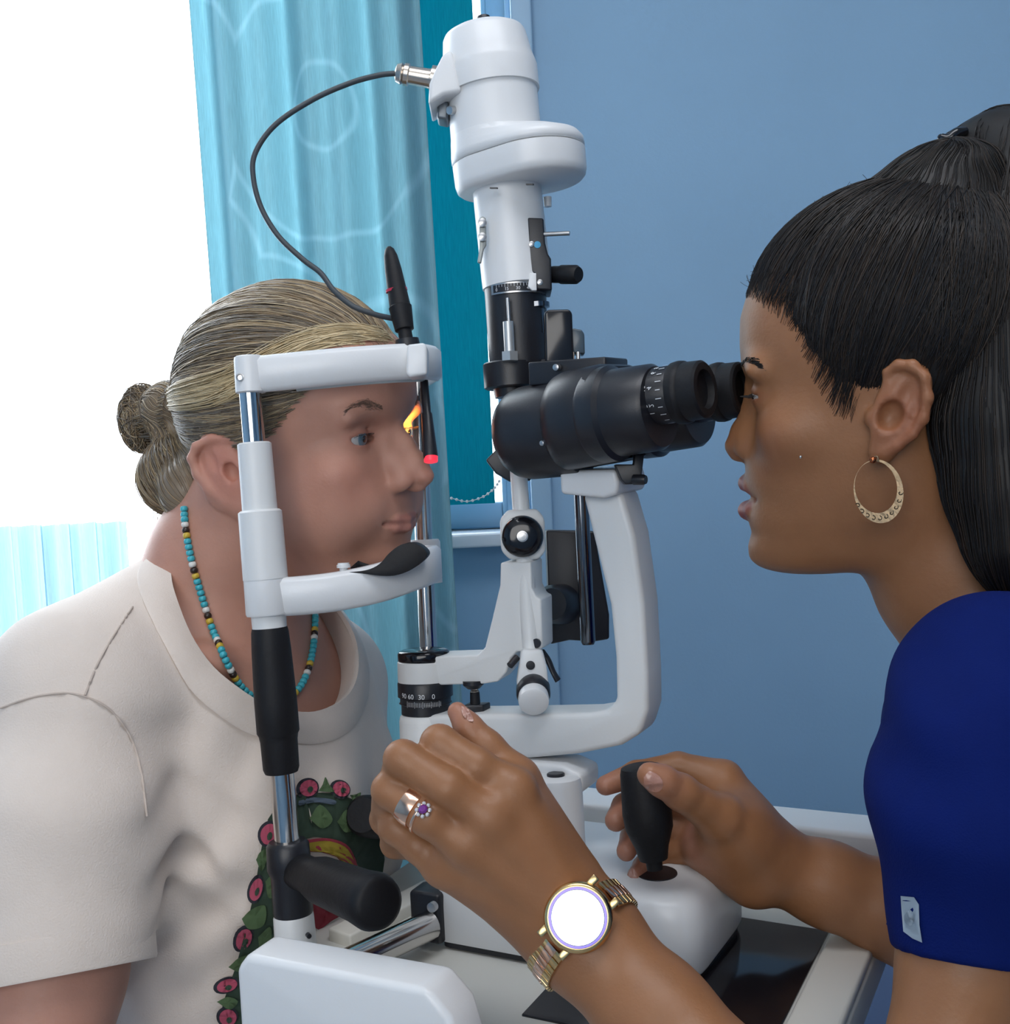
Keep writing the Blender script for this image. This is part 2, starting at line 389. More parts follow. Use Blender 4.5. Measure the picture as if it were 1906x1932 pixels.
# joystick
jb = PZ(1240, 1648, TABLE + BH)
lathe('joystick_well', np.array([jb[0], jb[1], TABLE + BH - .0005]), Z, [(0, .0145), (.0012, .0143), (.0013, .012)], M_BLACK, sl, 32)
jt = P(1208, 1442, .80)
js = lathe_px('joystick', (1236, 1640, .80), (1209, 1444, .80), [(0, 15), (.09, 16), (.1, 27), (.22, 32), (.30, 38), (.40, 45), (.55, 47), (.80, 43), (.93, 41), (.985, 38), (1, 30)], M_RUBBER, sl, 40)
# central column
col_ = lathe_px('column', (1052, 1612, .865), (1046, 1462, .865), [(0, 56), (.02, 54), (.9, 52), (.97, 50), (1, 44)], M_WHITE2, sl, 44)
lathe_px('column_cap', (1049, 1466, .862), (1048.5, 1458, .862), [(0, 17), (.8, 17), (1, 15)], M_BLACK, col_, 24)
hd = prism('column_bridge', [PPL(x, y, P(1046, 1462, .868), B) for x, y in [(800, 1420), (1060, 1445), (1098, 1462), (1098, 1500), (800, 1500)]], B * .035, M_WHITE2, sl, .004)
# microscope arm: vertical plane through the rotation axis
apl = on_plane(B, PIV - B * .016)
out = [(762, 1352), (860, 1349), (1000, 1348), (1110, 1346), (1146, 1340), (1162, 1322), (1160, 1240), (1150, 1140), (1098, 932), (1172, 927), (1196, 1010), (1214, 1140), (1221, 1270), (1222, 1340), (1208, 1385), (1170, 1408), (1090, 1424), (1000, 1432), (900, 1436), (762, 1430)]
arm = prism('microscope_arm', [apl(x, y) for x, y in out], B * .034, M_WHITE, sl, .0045, 4)
hub = lathe_px('arm_hub', (808, 1470, .94), (803, 1346, .94), [(0, 50), (.9, 50), (.97, 48), (1, 44)], M_WHITE, arm, 44)
# dials on the axis
dl = lathe_px('angle_dial', (804, 1346, .94), (802, 1284, .94), [(0, 44), (.02, 46), (.3, 46), (.34, 50), (.38, 48), (.5, 48), (.54, 52), (.95, 52), (1, 50)], M_BLACK, sl, 48)
ax = unit(P(802, 1284, .94) - P(804, 1346, .94)); c0 = P(803, 1312, .94); rr = 52.4 * .94 / F
e1 = unit(-np.array([c0[0], c0[1], 0]) + 0); e2 = np.cross(ax, e1)
def dialmap(c, r, e1, e2, ax): return lambda u, v: c + (e1 * math.cos(u / r) + e2 * math.sin(u / r)) * r + ax * v
its = []
for i, x in enumerate(np.arange(-.016, .0125, .00135)):
    its.append(('l', x, -.0028, .00028, .0036 if i % 5 else .0050))
for s, x in (('60', -.0125), ('30', -.0035), ('0', .0062), ('90', -.0195)): its.append(('t', s, x, .0034, .0055, 0))
dial_print('dial_marking', its, dialmap(c0, rr, e1, e2, ax), M_PRINT, dl)
lathe_px('pivot_cap', (800, 1248, .94), (799, 1225, .94), [(0, 46), (.2, 49), (.7, 49), (.9, 46), (1, 40)], M_BLACKG, sl, 48)
lathe_px('pivot_collar', (801, 1287, .94), (800, 1246, .94), [(0, 49), (.1, 50), (.95, 50), (1, 48)], M_WHITE, sl, 48)
# lock screw beside the dial
lk = box('lock_block', P(900, 1338, .915), RT * .008, B * .006, Z * .0045, M_BLACK, sl, .001)
lathe_px('lock_stem', (897, 1332, .915), (896, 1306, .915), [(0, 10), (1, 9)], M_RUBBER, lk, 16)
lathe_px('lock_collar', (896, 1308, .915), (895, 1297, .915), [(0, 7), (.3, 9), (.6, 7), (1, 8)], M_NICKEL, lk, 16)
lathe_px('lock_head', (894, 1299, .915), (893, 1284, .915), [(0, 12), (.5, 20), (1, 20)], M_BLACK, lk, 20)
# illumination arm
ipl = on_plane(unit(np.array([math.sin(.38), math.cos(.38), 0])), P(800, 1265, .94))
BI = unit(np.array([math.sin(.38), math.cos(.38), 0])); AI = np.array([BI[1], -BI[0], 0])
o2 = [(800, 1236), (848, 1233), (912, 1231), (926, 1216), (940, 1160), (954, 1100), (955, 1058), (1012, 1056), (1013, 1104), (1022, 1122), (1031, 1126), (1033, 1216), (1028, 1221), (1010, 1224), (985, 1224), (974, 1236), (966, 1262), (950, 1280), (925, 1284), (800, 1288)]
ia = prism('illumination_arm', [ipl(x, y) - BI * .012 for x, y in o2], BI * .026, M_WHITE, sl, .003, 3)
lathe('set_screw', ipl(1024, 1207) - BI * .0135, -BI, [(0, .0036), (.0017, .0036), (.0018, .002)], M_BLACK, ia, 16)
DT = .900
# tilt tube and its clamp
lathe_px('tilt_tube', (966, 720, DT), (1004, 1246, DT - .008), [(0, 15), (.03, 15), (.47, 16.5), (1, 16.5)], M_WHITE, sl, 28)
cd = unit(CAM - P(986, 1012, DT)); cr_ = unit(np.cross(Z, cd)) * -1
cl = prism('clamp_block', [P(x, y, DT - .012) for x, y in [(958, 962), (1014, 960), (1028, 978), (1030, 1040), (1016, 1056), (962, 1056), (946, 1040), (943, 980)]], FW * .026, M_WHITE, sl, .003, 3)
k_ = lathe('clamp_knob', P(986, 1012, DT - .011), cd, [(0, .0158), (.004, .0160), (.008, .0155), (.0105, .0135), (.012, .009), (.0123, .0045)], M_BLACKG, cl, 48)
lathe('knob_screw', P(986, 1012, DT - .0232), cd, [(0, .0042), (.0012, .0042), (.0014, .0030), (.0006, .0029), (.0008, .0004)], M_STEEL, k_, 24)
# tilt knob at the foot of the tube
ft = prism('tilt_foot', [P(x, y, DT - .022) for x, y in [(984, 1226), (1024, 1226), (1032, 1256), (1036, 1296), (974, 1296), (980, 1256)]], FW * .024, M_WHITE, sl, .003)
lathe('set_screw', P(1001, 1255, DT - .0218), -FW, [(0, .0034), (.0012, .0034), (.0013, .002)], M_BLACK, ft, 16)
kd = unit(unit(CAM - P(1005, 1310, .88)) * 1 - Z * .55)
kb = lathe('tilt_knob', P(1006, 1296, .885), kd, [(0, .0118), (.002, .0128), (.011, .0128), (.013, .0118)], M_BLACK, sl, 44)
lathe('knob_cap', P(1006, 1296, .885) + kd * .0128, kd, [(0, .0112), (.005, .0116), (.009, .0112), (.0100, .0095), (.0104, .004)], M_WHITE2, kb, 44)
tube('release_lever', [P(1022, 1228, .905), P(1034, 1245, .90), P(1044, 1268, .895), P(1053, 1284, .895)], [.003, .0028, .0026, .0030], M_BLACK, sl, 10, 14, flat=.6)
tube('latch_pin', [P(976, 1240, .89), P(962, 1256, .885)], .0028, M_BLACK, sl, 10)

# ---- the lamp tower
def tlathe(name, a, b, prof, m, parent, **k): return lathe_px(name, (*a, DT), (*b, DT), prof, m, parent, **k)
lh = tlathe('lamp_house', (912, 58), (929, 178), [(0, 40), (.02, 66), (.06, 75), (.12, 79), (.45, 85), (.60, 90), (.66, 91.5), (1.0, 90), (1.005, 80)], M_WHITE2, sl, seg=56)
kn = tlathe('top_knob', (915, 60), (912, 30), [(0, 14), (.75, 14), (.95, 12), (1, 8)], M_BLACK, lh, seg=24)
# connector boss on the lamp house
bp = [(852, 92), (836, 100), (822, 128), (810, 156), (808, 196), (838, 178), (872, 172)]
prism('connector_boss', [P(x, y, DT - .028) for x, y in bp], FW * .045, M_WHITE2, lh, .003)
prism('hinge', [P(x, y, DT - .012) for x, y in [(826, 186), (846, 178), (846, 226), (824, 222)]], FW * .02, mat('grey_metal', (.16, .18, .2), .4, .6), lh, .002)
tlathe('connector', (843, 154), (746, 137), [(0, 26), (.12, 27), (.14, 25), (.30, 25), (.31, 19), (.36, 18), (.72, 17), (.74, 21), (.82, 21), (.84, 17), (.88, 20), (.97, 17), (1, 10)], M_NICKEL, lh, seg=32)
nk = tlathe('lamp_neck', (929, 172), (939, 292), [(0, 85), (1, 86)], M_WHITE2, sl, seg=56)
lathe('set_screw', P(853, 208, DT - .019), unit(CAM - P(853, 208, DT)) - RT * .9, [(-.006, .0032), (.003, .0032), (.0032, .0022)], M_STEEL, nk, 16)
tax = unit(P(912, 43, DT) - P(941, 300, DT))
def ovalring(y, r1, r2, dx, n=64):
    """hull of the tube circle and a second circle shifted toward the examiner"""
    c = P(913 + (y - 43) * .108, y, DT); u = unit(A - tax * (A @ tax)); v = np.cross(tax, u); k = DT / F; out = []
    for j in range(n):
        t = 2 * math.pi * j / n; dx_, dy_ = math.cos(t), math.sin(t)
        # support point of hull
        s1 = r1; s2 = r2 + dx * dx_
        if s1 > s2: p = u * (r1 * dx_) + v * (r1 * dy_)
        else: p = u * (r2 * dx_ + dx) + v * (r2 * dy_)
        out.append(c + p * k)
    return out
loft('filter_wheel_top', [ovalring(y, a, b, d) for y, a, b, d in ((258, 86, 40, 44), (266, 87, 62, 64), (280, 88, 88, 72), (290, 89, 96, 72), (302, 89, 97, 72), (305, 86, 94, 72))], M_WHITE2, sl, True, 50)
fw_ = loft('filter_wheel_housing', [ovalring(y, a, b, d) for y, a, b, d in ((306, 84, 92, 72), (309, 88, 97, 72), (345, 87, 96, 72), (356, 84, 93, 72), (361, 78, 88, 72))], M_WHITE2, sl, True, 50)
for x, y in ((932, 355), (1000, 348)):
    box('vent_slot', P(x, y, DT - .036), RT * .0026, B * .001, Z * .0005, M_BLACK, fw_, 0)
lt = tlathe('aperture_tube', (956, 350), (976, 543), [(0, 65), (.9, 65.5), (.99, 65), (1, 60)], M_WHITE2, sl, seg=48)
prism('tube_skirt', [P(x, y, DT - .0262) for x, y in [(1000, 515), (1012, 515), (1013, 548), (1004, 548), (996, 540)]], FW * .012, M_WHITE2, lt, .0006)
lathe_px('index_peg', (1033, 372, DT + .01), (1034, 390, DT + .01), [(0, 8), (1, 7)], M_WHITE2, fw_, 14)
# grey spring plate with two screws
pl_ = prism('spring_plate', [P(x, y, DT - .0265) for x, y in [(904, 412), (911, 407), (917, 412), (918, 462), (913, 470), (908, 497), (901, 495), (905, 466)]], FW * .003, mat('grey_plate', (.32, .34, .33), .45, .5), lt, .0008)
for yy in (421, 448): lathe('screw', P(910, yy, DT - .0268), -FW, [(0, .0036), (.002, .0032), (.0026, .0012)], M_STEEL, pl_, 16)
# black slide block
sb = prism('slide_block', [P(x, y, DT - .024) for x, y in [(995, 410), (1026, 411), (1029, 458), (1034, 478), (1040, 488), (1042, 548), (1012, 546), (1008, 516), (999, 512)]], FW * .03, M_BLACK, sl, .0015)
tube('slide_pin', [P(1008, 443, DT - .02), P(1075, 440, DT - .028)], .0017, M_STEEL, sb, 12)
lathe('blue_mark', P(1014, 462, DT - .0238), -FW, [(0, .0026), (.0008, .0026), (.0009, .001)], mat('cyan_dot', (.02, .30, .55), .4), sb, 16)
for x, y in ((1003, 461), (1019, 533)): lathe('screw', P(x, y, DT - .0238), -FW, [(0, .0024), (.001, .0022), (.0014, .001)], M_STEEL, sb, 14)
lathe_px('slit_knob', (1040, 518, DT - .012), (1092, 518, DT - .03), [(0, 15), (.1, 16), (.35, 16), (.4, 18), (.9, 18), (1, 14)], M_RUBBER, sb, 28)
# scale ring, black tube
bt = tlathe('slit_tube', (972, 540), (980, 690), [(0, 59), (.1, 58), (1, 56)], M_BLACK, sl, seg=48)
sc_ = P(973, 553, DT); tx2 = unit(P(972, 540, DT) - P(980, 690, DT)); e1 = unit(np.array([-.10, -1, 0])); e1 = unit(e1 - tx2 * (e1 @ tx2)); e2 = np.cross(tx2, e1); rs_ = 62 * DT / F
dm = dialmap(sc_, rs_, e1, e2, tx2)
us = np.linspace(-.0215, .030, 30)
def band(name, u0, u1, v0, v1, r0, r1, m, parent):
    us = np.linspace(u0, u1, 26); f0 = dialmap(sc_, r0, e1, e2, tx2); f1 = dialmap(sc_, r1, e1, e2, tx2)
    return loft(name, [[f0(u * r0 / rs_, v0), f1(u * r1 / rs_, v0), f1(u * r1 / rs_, v1), f0(u * r0 / rs_, v1)] for u in us], m, parent)
bd = band('slit_scale', -.0185, .030, -.0040, .0040, rs_ - .002, rs_, M_STEEL, bt)
band('scale_face', -.0160, .029, -.0028, .0029, rs_ - .001, rs_ + .0003, M_BLACK, bd)
its = [('l', u, .0018, .0003, .0018 if i % 3 else .0026) for i, u in enumerate(np.arange(-.0130, .028, .0024))]
for s, u in (('0', -.0130), ('15', -.0045), ('30', .0042), ('45', .0125), ('60', .021)): its.append(('t', s, u, -.0010, .0034, 0))
dial_print('scale_marking', its, dialmap(sc_, rs_ + .0006, e1, e2, tx2), M_PRINT, bd)
lathe_px('thin_rod', (958, 562, DT - .03), (961, 612, DT - .03), [(0, 3), (1, 3)], M_STEEL, bt, 12)
lathe_px('rod_sleeve', (959, 607, DT - .03), (962, 668, DT - .03), [(0, 10), (1, 10)], mat('aluminium', (.55, .56, .56), .4, .7), bt, 20)
lathe_px('rod_nut', (962, 664, DT - .03), (962.5, 681, DT - .03), [(0, 17), (1, 17)], mat('aluminium', (.55, .56, .56), .4, .7), bt, 6, angle=20)
lathe_px('side_post', (1013, 572, DT - .01), (1021, 685, DT - .01), [(0, 24), (.08, 24), (.1, 13), (.5, 13), (.52, 9), (1, 9)], mat('dark_chrome', (.16, .17, .19), .15, 1), bt, 24)
cl2 = lathe_px('collar', (964, 684, DT - .004), (967, 733, DT - .004), [(0, 51), (.05, 53), (.95, 53), (1, 48)], M_BLACK, sl, 48)
lathe_px('collar_neck', (966, 730, DT - .002), (968, 748, DT - .002), [(0, 36), (1, 34)], M_BLACK, cl2, 36)
box('collar_bridge', P(1010, 702, DT), A * .018, B * .012, Z * .009, M_BLACK, cl2, .002)
# mirror head
prism('mirror_holder', [P(x, y, DT + .004) for x, y in [(917, 868), (948, 836), (1000, 838), (1002, 906), (962, 908), (935, 892)]], FW * .024, M_BLACK, sl, .001)
# black housing on the far side with its chrome post
hs = prism('rear_housing', [P(x, y, 1.0) for x, y in [(1030, 1000), (1090, 1001), (1122, 1002), (1150, 1160), (1150, 1206), (1120, 1211), (1075, 1208), (1038, 1216)]], FW * .03, M_BLACK, sl, .002, label='matt black box behind the white microscope arm')
lathe_px('housing_dial', (1060, 1140, .995), (1040, 1140, .968), [(0, 38), (.8, 37), (1, 30)], M_BLACK, hs, 36)
rb_ = lathe_px('chrome_post', (1096, 926, .955), (1110, 1216, .955), [(0, 14), (.98, 14), (1, 11)], mat('dark_chrome', (.16, .17, .19), .15, 1), sl, 28)

# ---- the binocular microscope
mx = lambda x, y, d: P(x, y, d)
f0 = P(962, 822, .872); f1 = P(1240, 782, .800)
md = unit(f1 - f0); mu = unit(Z - md * (md @ Z)); mb = np.cross(mu, md); mb = mb if mb @ B > 0 else -mb
mm = empty('m', (0, 0, 0), None, None); bpy.data.objects.remove(mm)
bd_ = lathe('microscope_body', f0, md, [(-.001, .010), (.000, .022), (.004, .0285), (.010, .0325), (.018, .0345), (.040, .0350), (.060, .0345), (.061, .034)], M_BLACK, sl, 56)
# widened housing that carries both ocular tubes
S = .062
def stadium(t, r, off, n=64, up=0.):
    c = f0 + md * t + mu * up; out = []
    for j in range(n):
        a = 2 * math.pi * j / n
        out.append(c + mu * r * math.sin(a) + mb * (r * math.cos(a) + (off if math.cos(a) > 0 else -off)))
    return out
loft('prism_housing', [stadium(t, r, o, up=u) for t, r, o, u in ((.052, .0330, .004, .002), (.058, .0342, .010, .003), (.066, .0345, .014, .004), (.096, .0340, .017, .005), (.098, .0325, .017, .005))], M_BLACK, sl, True, 45)
lathe('screw', f0 + md * .050 - mb * .0335 - mu * .010, -mb, [(0, .002), (.001, .0018), (.0014, .0008)], M_STEEL, bd_, 12)
for sgn in (-1, 1):
    c = f0 + mb * sgn * S / 2 * (.62 if sgn < 0 else 1.3) + mu * .004
    tb_ = lathe('ocular_housing', c + md * .088, md, [(0, .0315), (.003, .0330), (.015, .0330), (.018, .0300), (.046, .0292), (.049, .0270)], M_BLACK, sl, 48)
    e0 = c + mu * .0070
    oc = lathe('eyepiece', e0 + md * .100, md, [(0, .0200), (.018, .0205), (.019, .0195), (.050, .0190), (.052, .0175), (.056, .0170)], M_BLACK, tb_, 48)
    lathe('eyecup', e0 + md * .150, md, [(0, .0175), (.001, .0205), (.005, .0210), (.008, .0205), (.009, .0195), (.020, .0190), (.0215, .0175), (.0215, .013), (.017, .012)], M_RUBBER, oc, 48)
    e1 = -mb if sgn < 0 else -mb; ax2 = md
    rr = .0197; cc = e0 + md * .1425
    fn = lambda u, v, cc=cc, rr=rr: cc + (-mb * math.cos(u / rr) + mu * math.sin(u / rr)) * rr + md * v
    its = []
    for i, u in enumerate(np.arange(-.026, .028, .0058)):
        its.append(('l', u, .004, .0005, .0035 if i % 2 else .0042))
    # rotate marks so that strokes run along the tube; digits stand sideways as on the real ring
    fn2 = lambda u, v, fn=fn: fn(u, v)
    for s, u, v in (('6', .0165, -.0010), ('4', .0048, -.0022), ('10', .0048, -.0068), ('2', -.0068, -.0022), ('5', -.0068, -.0068), ('1', -.0125, -.0035), ('8', .0225, -.0010)):
        its.append(('t', s, u, v, .0048, 0))
    dial_print('dioptre_marking', its, fn2, M_PRINT, oc)
# top plate, magnification drum and levers on the microscope
tp = box('top_plate', P(1092, 702, .845), A * .030, B * .022, Z * .0085, M_BLACK, sl, .0015)
lathe('screw', P(1049, 693, .822), -B, [(-.004, .0025), (.0006, .0023), (.001, .001)], M_STEEL, tp, 14)
d1 = prism('drum_knob', [P(x, y, .842) for x, y in [(1027, 590), (1033, 584), (1074, 583), (1080, 590), (1083, 684), (1030, 684)]], FW * .022, M_BLACKG, tp, .0025, 4)
prism('drum_tab', [P(x, y, .848) for x, y in [(1076, 618), (1098, 622), (1103, 630), (1104, 668), (1078, 666)]], FW * .014, mat('slate_plastic', (.05, .075, .10), .25), tp, .0012)
for xx in (1080, 1091): lathe_px('drum_pin', (xx, 664, .846), (xx + .5, 686, .846), [(0, 4), (1, 4)], M_CHROME, tp, 12)
# carrier block and focus bracket
cb = prism('carrier_block', [apl(x, y) - B * .012 for x, y in [(1068, 886), (1172, 884), (1178, 908), (1176, 930), (1150, 938), (1070, 930)]], B * .058, M_WHITE2, sl, .003, 4)
fb = prism('focus_bracket', [P(x, y, .812) for x, y in [(1198, 856), (1216, 857), (1211, 896), (1219, 898), (1219, 912), (1180, 914), (1172, 905), (1160, 876), (1196, 876)]], FW * .010, M_BLACK, sl, .001)
lathe_px('bracket_knob', (1196, 905, .81), (1219, 905, .805), [(0, 10), (.8, 10), (1, 8)], M_BLACK, fb, 20)
# ---------------------------------------------------------------- head rest
DN, DF = .85, 1.06
hr = empty('head_rest', (P(556, 1770, DN)[0], P(556, 1770, DN)[1], TABLE), 'white chin and forehead rest holding the face of the patient', 'head rest')
M_CLEAR = mat('clear_tube_chrome', (.50, .52, .54), .1, 1)
def npost(name, y0, y1, prof, m, parent=hr, **k):
    xx = lambda y: 476 + (y - 790) * .0830
    return lathe_px(name, (xx(y0), y0, DN), (xx(y1), y1, DN), prof, m, parent, **k)
npost('post_rod', 735, 850, [(0, 21), (1, 21)], M_CLEAR)
npost('post_sleeve', 835, 968, [(0, 28), (.02, 32), (1, 33)], M_WHITE)
npost('post_sleeve', 962, 1092, [(0, 36), (.03, 41), (1, 42)], M_WHITE)
npost('post_collar', 1155, 1192, [(0, 33), (1, 32)], M_WHITE)
gp = npost('height_grip', 1184, 1457, [(0, 33), (.03, 35), (.15, 37), (.5, 40), (.72, 40), (.74, 37), (.78, 35), (.97, 34), (1, 31)], M_RUBBER, seg=24)
npost('post_rod', 1450, 1600, [(0, 23), (1, 24)], M_CHROME)
cp_ = npost('grip_clamp', 1586, 1732, [(0, 34), (.05, 40), (.35, 42), (.45, 36), (.9, 38), (1, 34)], M_BLACK)
wb_ = npost('post_foot', 1724, 1817, [(0, 36), (.05, 38), (1, 40)], M_WHITE)
lathe('set_screw', P(583, 1766, DN - .0145), -FW - RT * -.5, [(-.003, .0018), (.0008, .0018), (.001, .001)], M_BLACK, wb_, 12)
# patient's hand grips
lathe_px('hand_grip', (556, 1640, DN), (718, 1706, .742), [(0, 34), (.2, 34), (.35, 44), (.8, 50), (.93, 55), (.98, 50), (1, 40)], M_RUBBER, hr, 40, label='black hand grip on the near post')
lathe_px('hand_grip', (822, 1560, DF - .01), (684, 1538, .905), [(0, 30), (.3, 36), (.9, 40), (.98, 38), (1, 32)], M_RUBBER, hr, 36, label='black hand grip on the far post')
# far post
fx = lambda y: 797 + (y - 960) * .044
lathe_px('post_rod', (fx(720), 720, DF), (fx(1606), 1606, DF), [(0, 16.5), (1, 16.5)], M_CHROME, hr, 28)
# forehead band: U seen from above, open toward the patient
def ubar(name, pts, h, w, m, zc=None, bev=.003):
    """sweep a rounded rectangle (height h, width w) along plan points"""
    pts = spline(pts, 70); T = np.gradient(pts, axis=0); rings = []
    hs = h if hasattr(h, '__len__') else [h, h]
    for i, (p, t) in enumerate(zip(pts, T)):
        t = unit(t * np.array([1, 1, 0])); n = np.cross(Z, t); s = i / (len(pts) - 1); hh = hs[0] * (1 - s) + hs[1] * s; r = []
        e = .0035
        for a, b in ((w / 2 - e, hh / 2), (w / 2, hh / 2 - e), (w / 2, -hh / 2 + e), (w / 2 - e, -hh / 2), (-w / 2 + e, -hh / 2), (-w / 2, -hh / 2 + e), (-w / 2, hh / 2 - e), (-w / 2 + e, hh / 2)):
            r.append(p + n * a + Z * b)
        rings.append(r)
    return loft(name, rings, m, hr, True, 50)
bn = ubar('forehead_band', [P(452, 710, DN), P(520, 703, DN - .004), P(620, 693, DN - .002), P(720, 685, DN + .008), P(785, 682, DN + .022), P(815, 685, DN + .05), P(822, 688, DN + .09), P(818, 691, DN + .15), P(806, 700, DF)], [.0265, .0265], .010, M_WHITE2)
lathe_px('band_end', (470, 672, DN), (474, 742, DN), [(0, 24), (.03, 28), (.1, 29), (.97, 29), (1, 26)], M_WHITE2, bn, 36)
prism('lamp_mount', [P(x, y, DN + .002) for x, y in [(768, 650), (800, 646), (806, 654), (806, 706), (772, 712), (766, 704)]], FW * .022, M_WHITE2, bn, .002)
lathe('set_screw', P(453, 712, DN - .0105), -FW, [(-.002, .0030), (.0006, .0030), (.0008, .0022), (0, .0018)], M_STEEL, bn, 16)
tube('forehead_strap', spline([P(560, 732, DN + .012), P(660, 722, DN + .01), P(740, 716, DN + .016), P(790, 714, DN + .04), P(803, 712, DN + .08), P(800, 712, DN + .13)], 40), .0032, mat('pale_strap', (.62, .70, .70), .5), bn, 8, flat=.8)
# fixation lamp standing on the band and its pointer below
fl = lathe_px('lamp_stalk', (767, 642, .872), (734, 466, .885), [(0, 13), (.1, 13), (.11, 18), (.35, 22), (.36, 20), (.75, 16), (.9, 13), (.97, 9), (1, 4)], M_RUBBER, hr, 28)
lathe_px('stalk_collar', (769, 652, .872), (762.5, 619, .8735), [(0, 15), (.3, 15), (.32, 10), (.9, 10), (.92, 14), (1, 14)], M_CHROME, fl, 24)
lathe_px('red_ring', (748.6, 550, .880), (747.8, 545, .880), [(0, 20.5), (1, 20.2)], mat('red_paint', (.5, .02, .06), .5), fl, 28)
lathe_px('stalk_foot', (770, 655, .872), (768, 640, .872), [(0, 24), (1, 22)], M_BLACK, fl, 24)
fp = lathe_px('fixation_pointer', (798, 690, .905), (813, 868, .885), [(0, 7), (.4, 8), (.5, 8), (.52, 10), (.95, 14), (1, 13)], M_BLACK, hr, 24)
lathe_px('fixation_light', (812.8, 862, .8855), (813.3, 872, .8845), [(0, 13.5), (.9, 13), (1, 10)], mat('red_led', (.6, .02, .03), .3, emit=1.3, ecol=(1, .03, .06)), fp, 24)
# chin rest bar
cn = ubar('chin_bar', [P(500, 1126, DN), P(560, 1124, DN - .004), P(640, 1115, DN), P(720, 1098, DN + .012), P(790, 1074, DN + .04), P(816, 1064, DN + .08), P(816, 1062, DN + .13), P(803, 1060, DF)], [.0275, .030], .013, M_WHITE2)
npost('bar_socket', 1086, 1160, [(0, 36), (.06, 41), (.95, 42), (1, 40)], M_WHITE2, cn, seg=40)
lathe_px('bar_socket', (fx(1016), 1018, DF), (fx(1100), 1100, DF), [(0, 28), (.06, 31), (1, 32)], M_WHITE2, cn, 36)
pg = lathe_px('paper_peg', (649, 1086, DN + .004), (648, 1062, DN + .004), [(0, 8), (.6, 8), (.62, 13), (.85, 13), (.88, 11), (1, 11)], M_WHITE2, cn, 20)
# chin cup: a shallow black saddle
def chin_cup():
    c = P(735, 1076, .915); rings = []
    u, v = B, A
    for i in range(13):
        t = -1 + 2 * i / 12
        w = .020 * math.sqrt(max(0, 1 - t * t)) + .0015; lift = .015 * t * t
        h = .009 * (1 - .6 * t * t) + .0015
        r = []
        for j in range(16):
            a = 2 * math.pi * j / 16
            r.append(c + u * t * .042 + v * (w * math.cos(a)) + Z * (h * math.sin(a) * (1 if math.sin(a) < 0 else .35) + lift - .004))
        rings.append(r)
    return loft('chin_cup', rings, M_RUBBER, hr, True, 60, label='black saddle shaped chin cup')
cu_ = chin_cup()
wing = spline(np.array([(648, 1080), (690, 1076), (716, 1064), (734, 1044), (756, 1028), (780, 1025), (798, 1034), (806, 1047), (794, 1062), (772, 1077), (744, 1086), (714, 1086), (684, 1082), (648, 1080)], float), 53)[:-1]
prism('cup_wing', [P(x, y, .847) for x, y in wing], FW * .034, M_RUBBER, cu_, .0012, 2)
# ---------------------------------------------------------------- cable from the lamp house to the fixation lamp
cbl = tube('power_cable', [P(*q) for q in [(752, 138, .90), (715, 142, .898), (660, 157, .89), (590, 188, .885), (520, 235, .88), (482, 288, .88), (478, 335, .88), (493, 392, .88), (525, 445, .88), (570, 488, .88), (605, 515, .878), (630, 548, .874), (665, 577, .868), (710, 594, .870), (748, 602, .878)]], .0021, mat('grey_cable', (.045, .055, .065), .5), None, 10, 120)
tag(cbl, 'thin dark grey cable looping from lamp house to forehead band', 'cable')
# ---------------------------------------------------------------- implicit bodies -> one continuous mesh
class Vol:
    def __init__(s, lo, hi, h):
        s.lo = np.asarray(lo, np.float32); s.h = h
        s.n = np.ceil((np.asarray(hi) - s.lo) / h).astype(int) + 1
        s.d = np.full(tuple(s.n), .5, np.float32)
    def sl(s, lo, hi):
        a = np.clip(np.floor((np.asarray(lo) - s.lo) / s.h).astype(int), 0, s.n - 1)
        b = np.clip(np.ceil((np.asarray(hi) - s.lo) / s.h).astype(int) + 1, 1, s.n)
        if np.any(b <= a): return None
        ax = [s.lo[i] + s.h * np.arange(a[i], b[i], dtype=np.float32) for i in range(3)]
        return tuple(slice(a[i], b[i]) for i in range(3)), ax[0][:, None, None], ax[1][None, :, None], ax[2][None, None, :]
    def op(s, fn, lo, hi, k=.004, mode='+'):
        m = k + .012
        r = s.sl(np.asarray(lo) - m, np.asarray(hi) + m)
        if r is None: return
        q, X, Y, Zz = r; a = s.d[q]; b = fn(X, Y, Zz).astype(np.float32)
        if mode == '+': s.d[q] = smin(a, b, k)
        elif mode == '-': s.d[q] = -smin(-a, b, k)
        elif mode == '&': s.d[q] = -smin(-a, -b, k)
    def cone(s, a, b, ra, rb, k=.004, mode='+'):
        a, b = np.asarray(a, np.float32), np.asarray(b, np.float32); R = max(ra, rb)
        s.op(f_cone(a, b, ra, rb), np.minimum(a, b) - R, np.maximum(a, b) + R, k, mode)
    def chain(s, pts, rs, k=.004, mode='+'):
        for i in range(len(pts) - 1): s.cone(pts[i], pts[i + 1], rs[i], rs[i + 1], k, mode)
    def ell(s, c, ax, k=.004, mode='+'):
        """ax: 3 semi-axis vectors (orthogonal)"""
        c = np.asarray(c, np.float32); R = max(np.linalg.norm(v) for v in ax)
        s.op(f_ell(c, ax), c - R, c + R, k, mode)
def smin(a, b, k):
    h = np.clip(.5 + .5 * (b - a) / k, 0, 1); return b * (1 - h) + a * h - k * h * (1 - h)
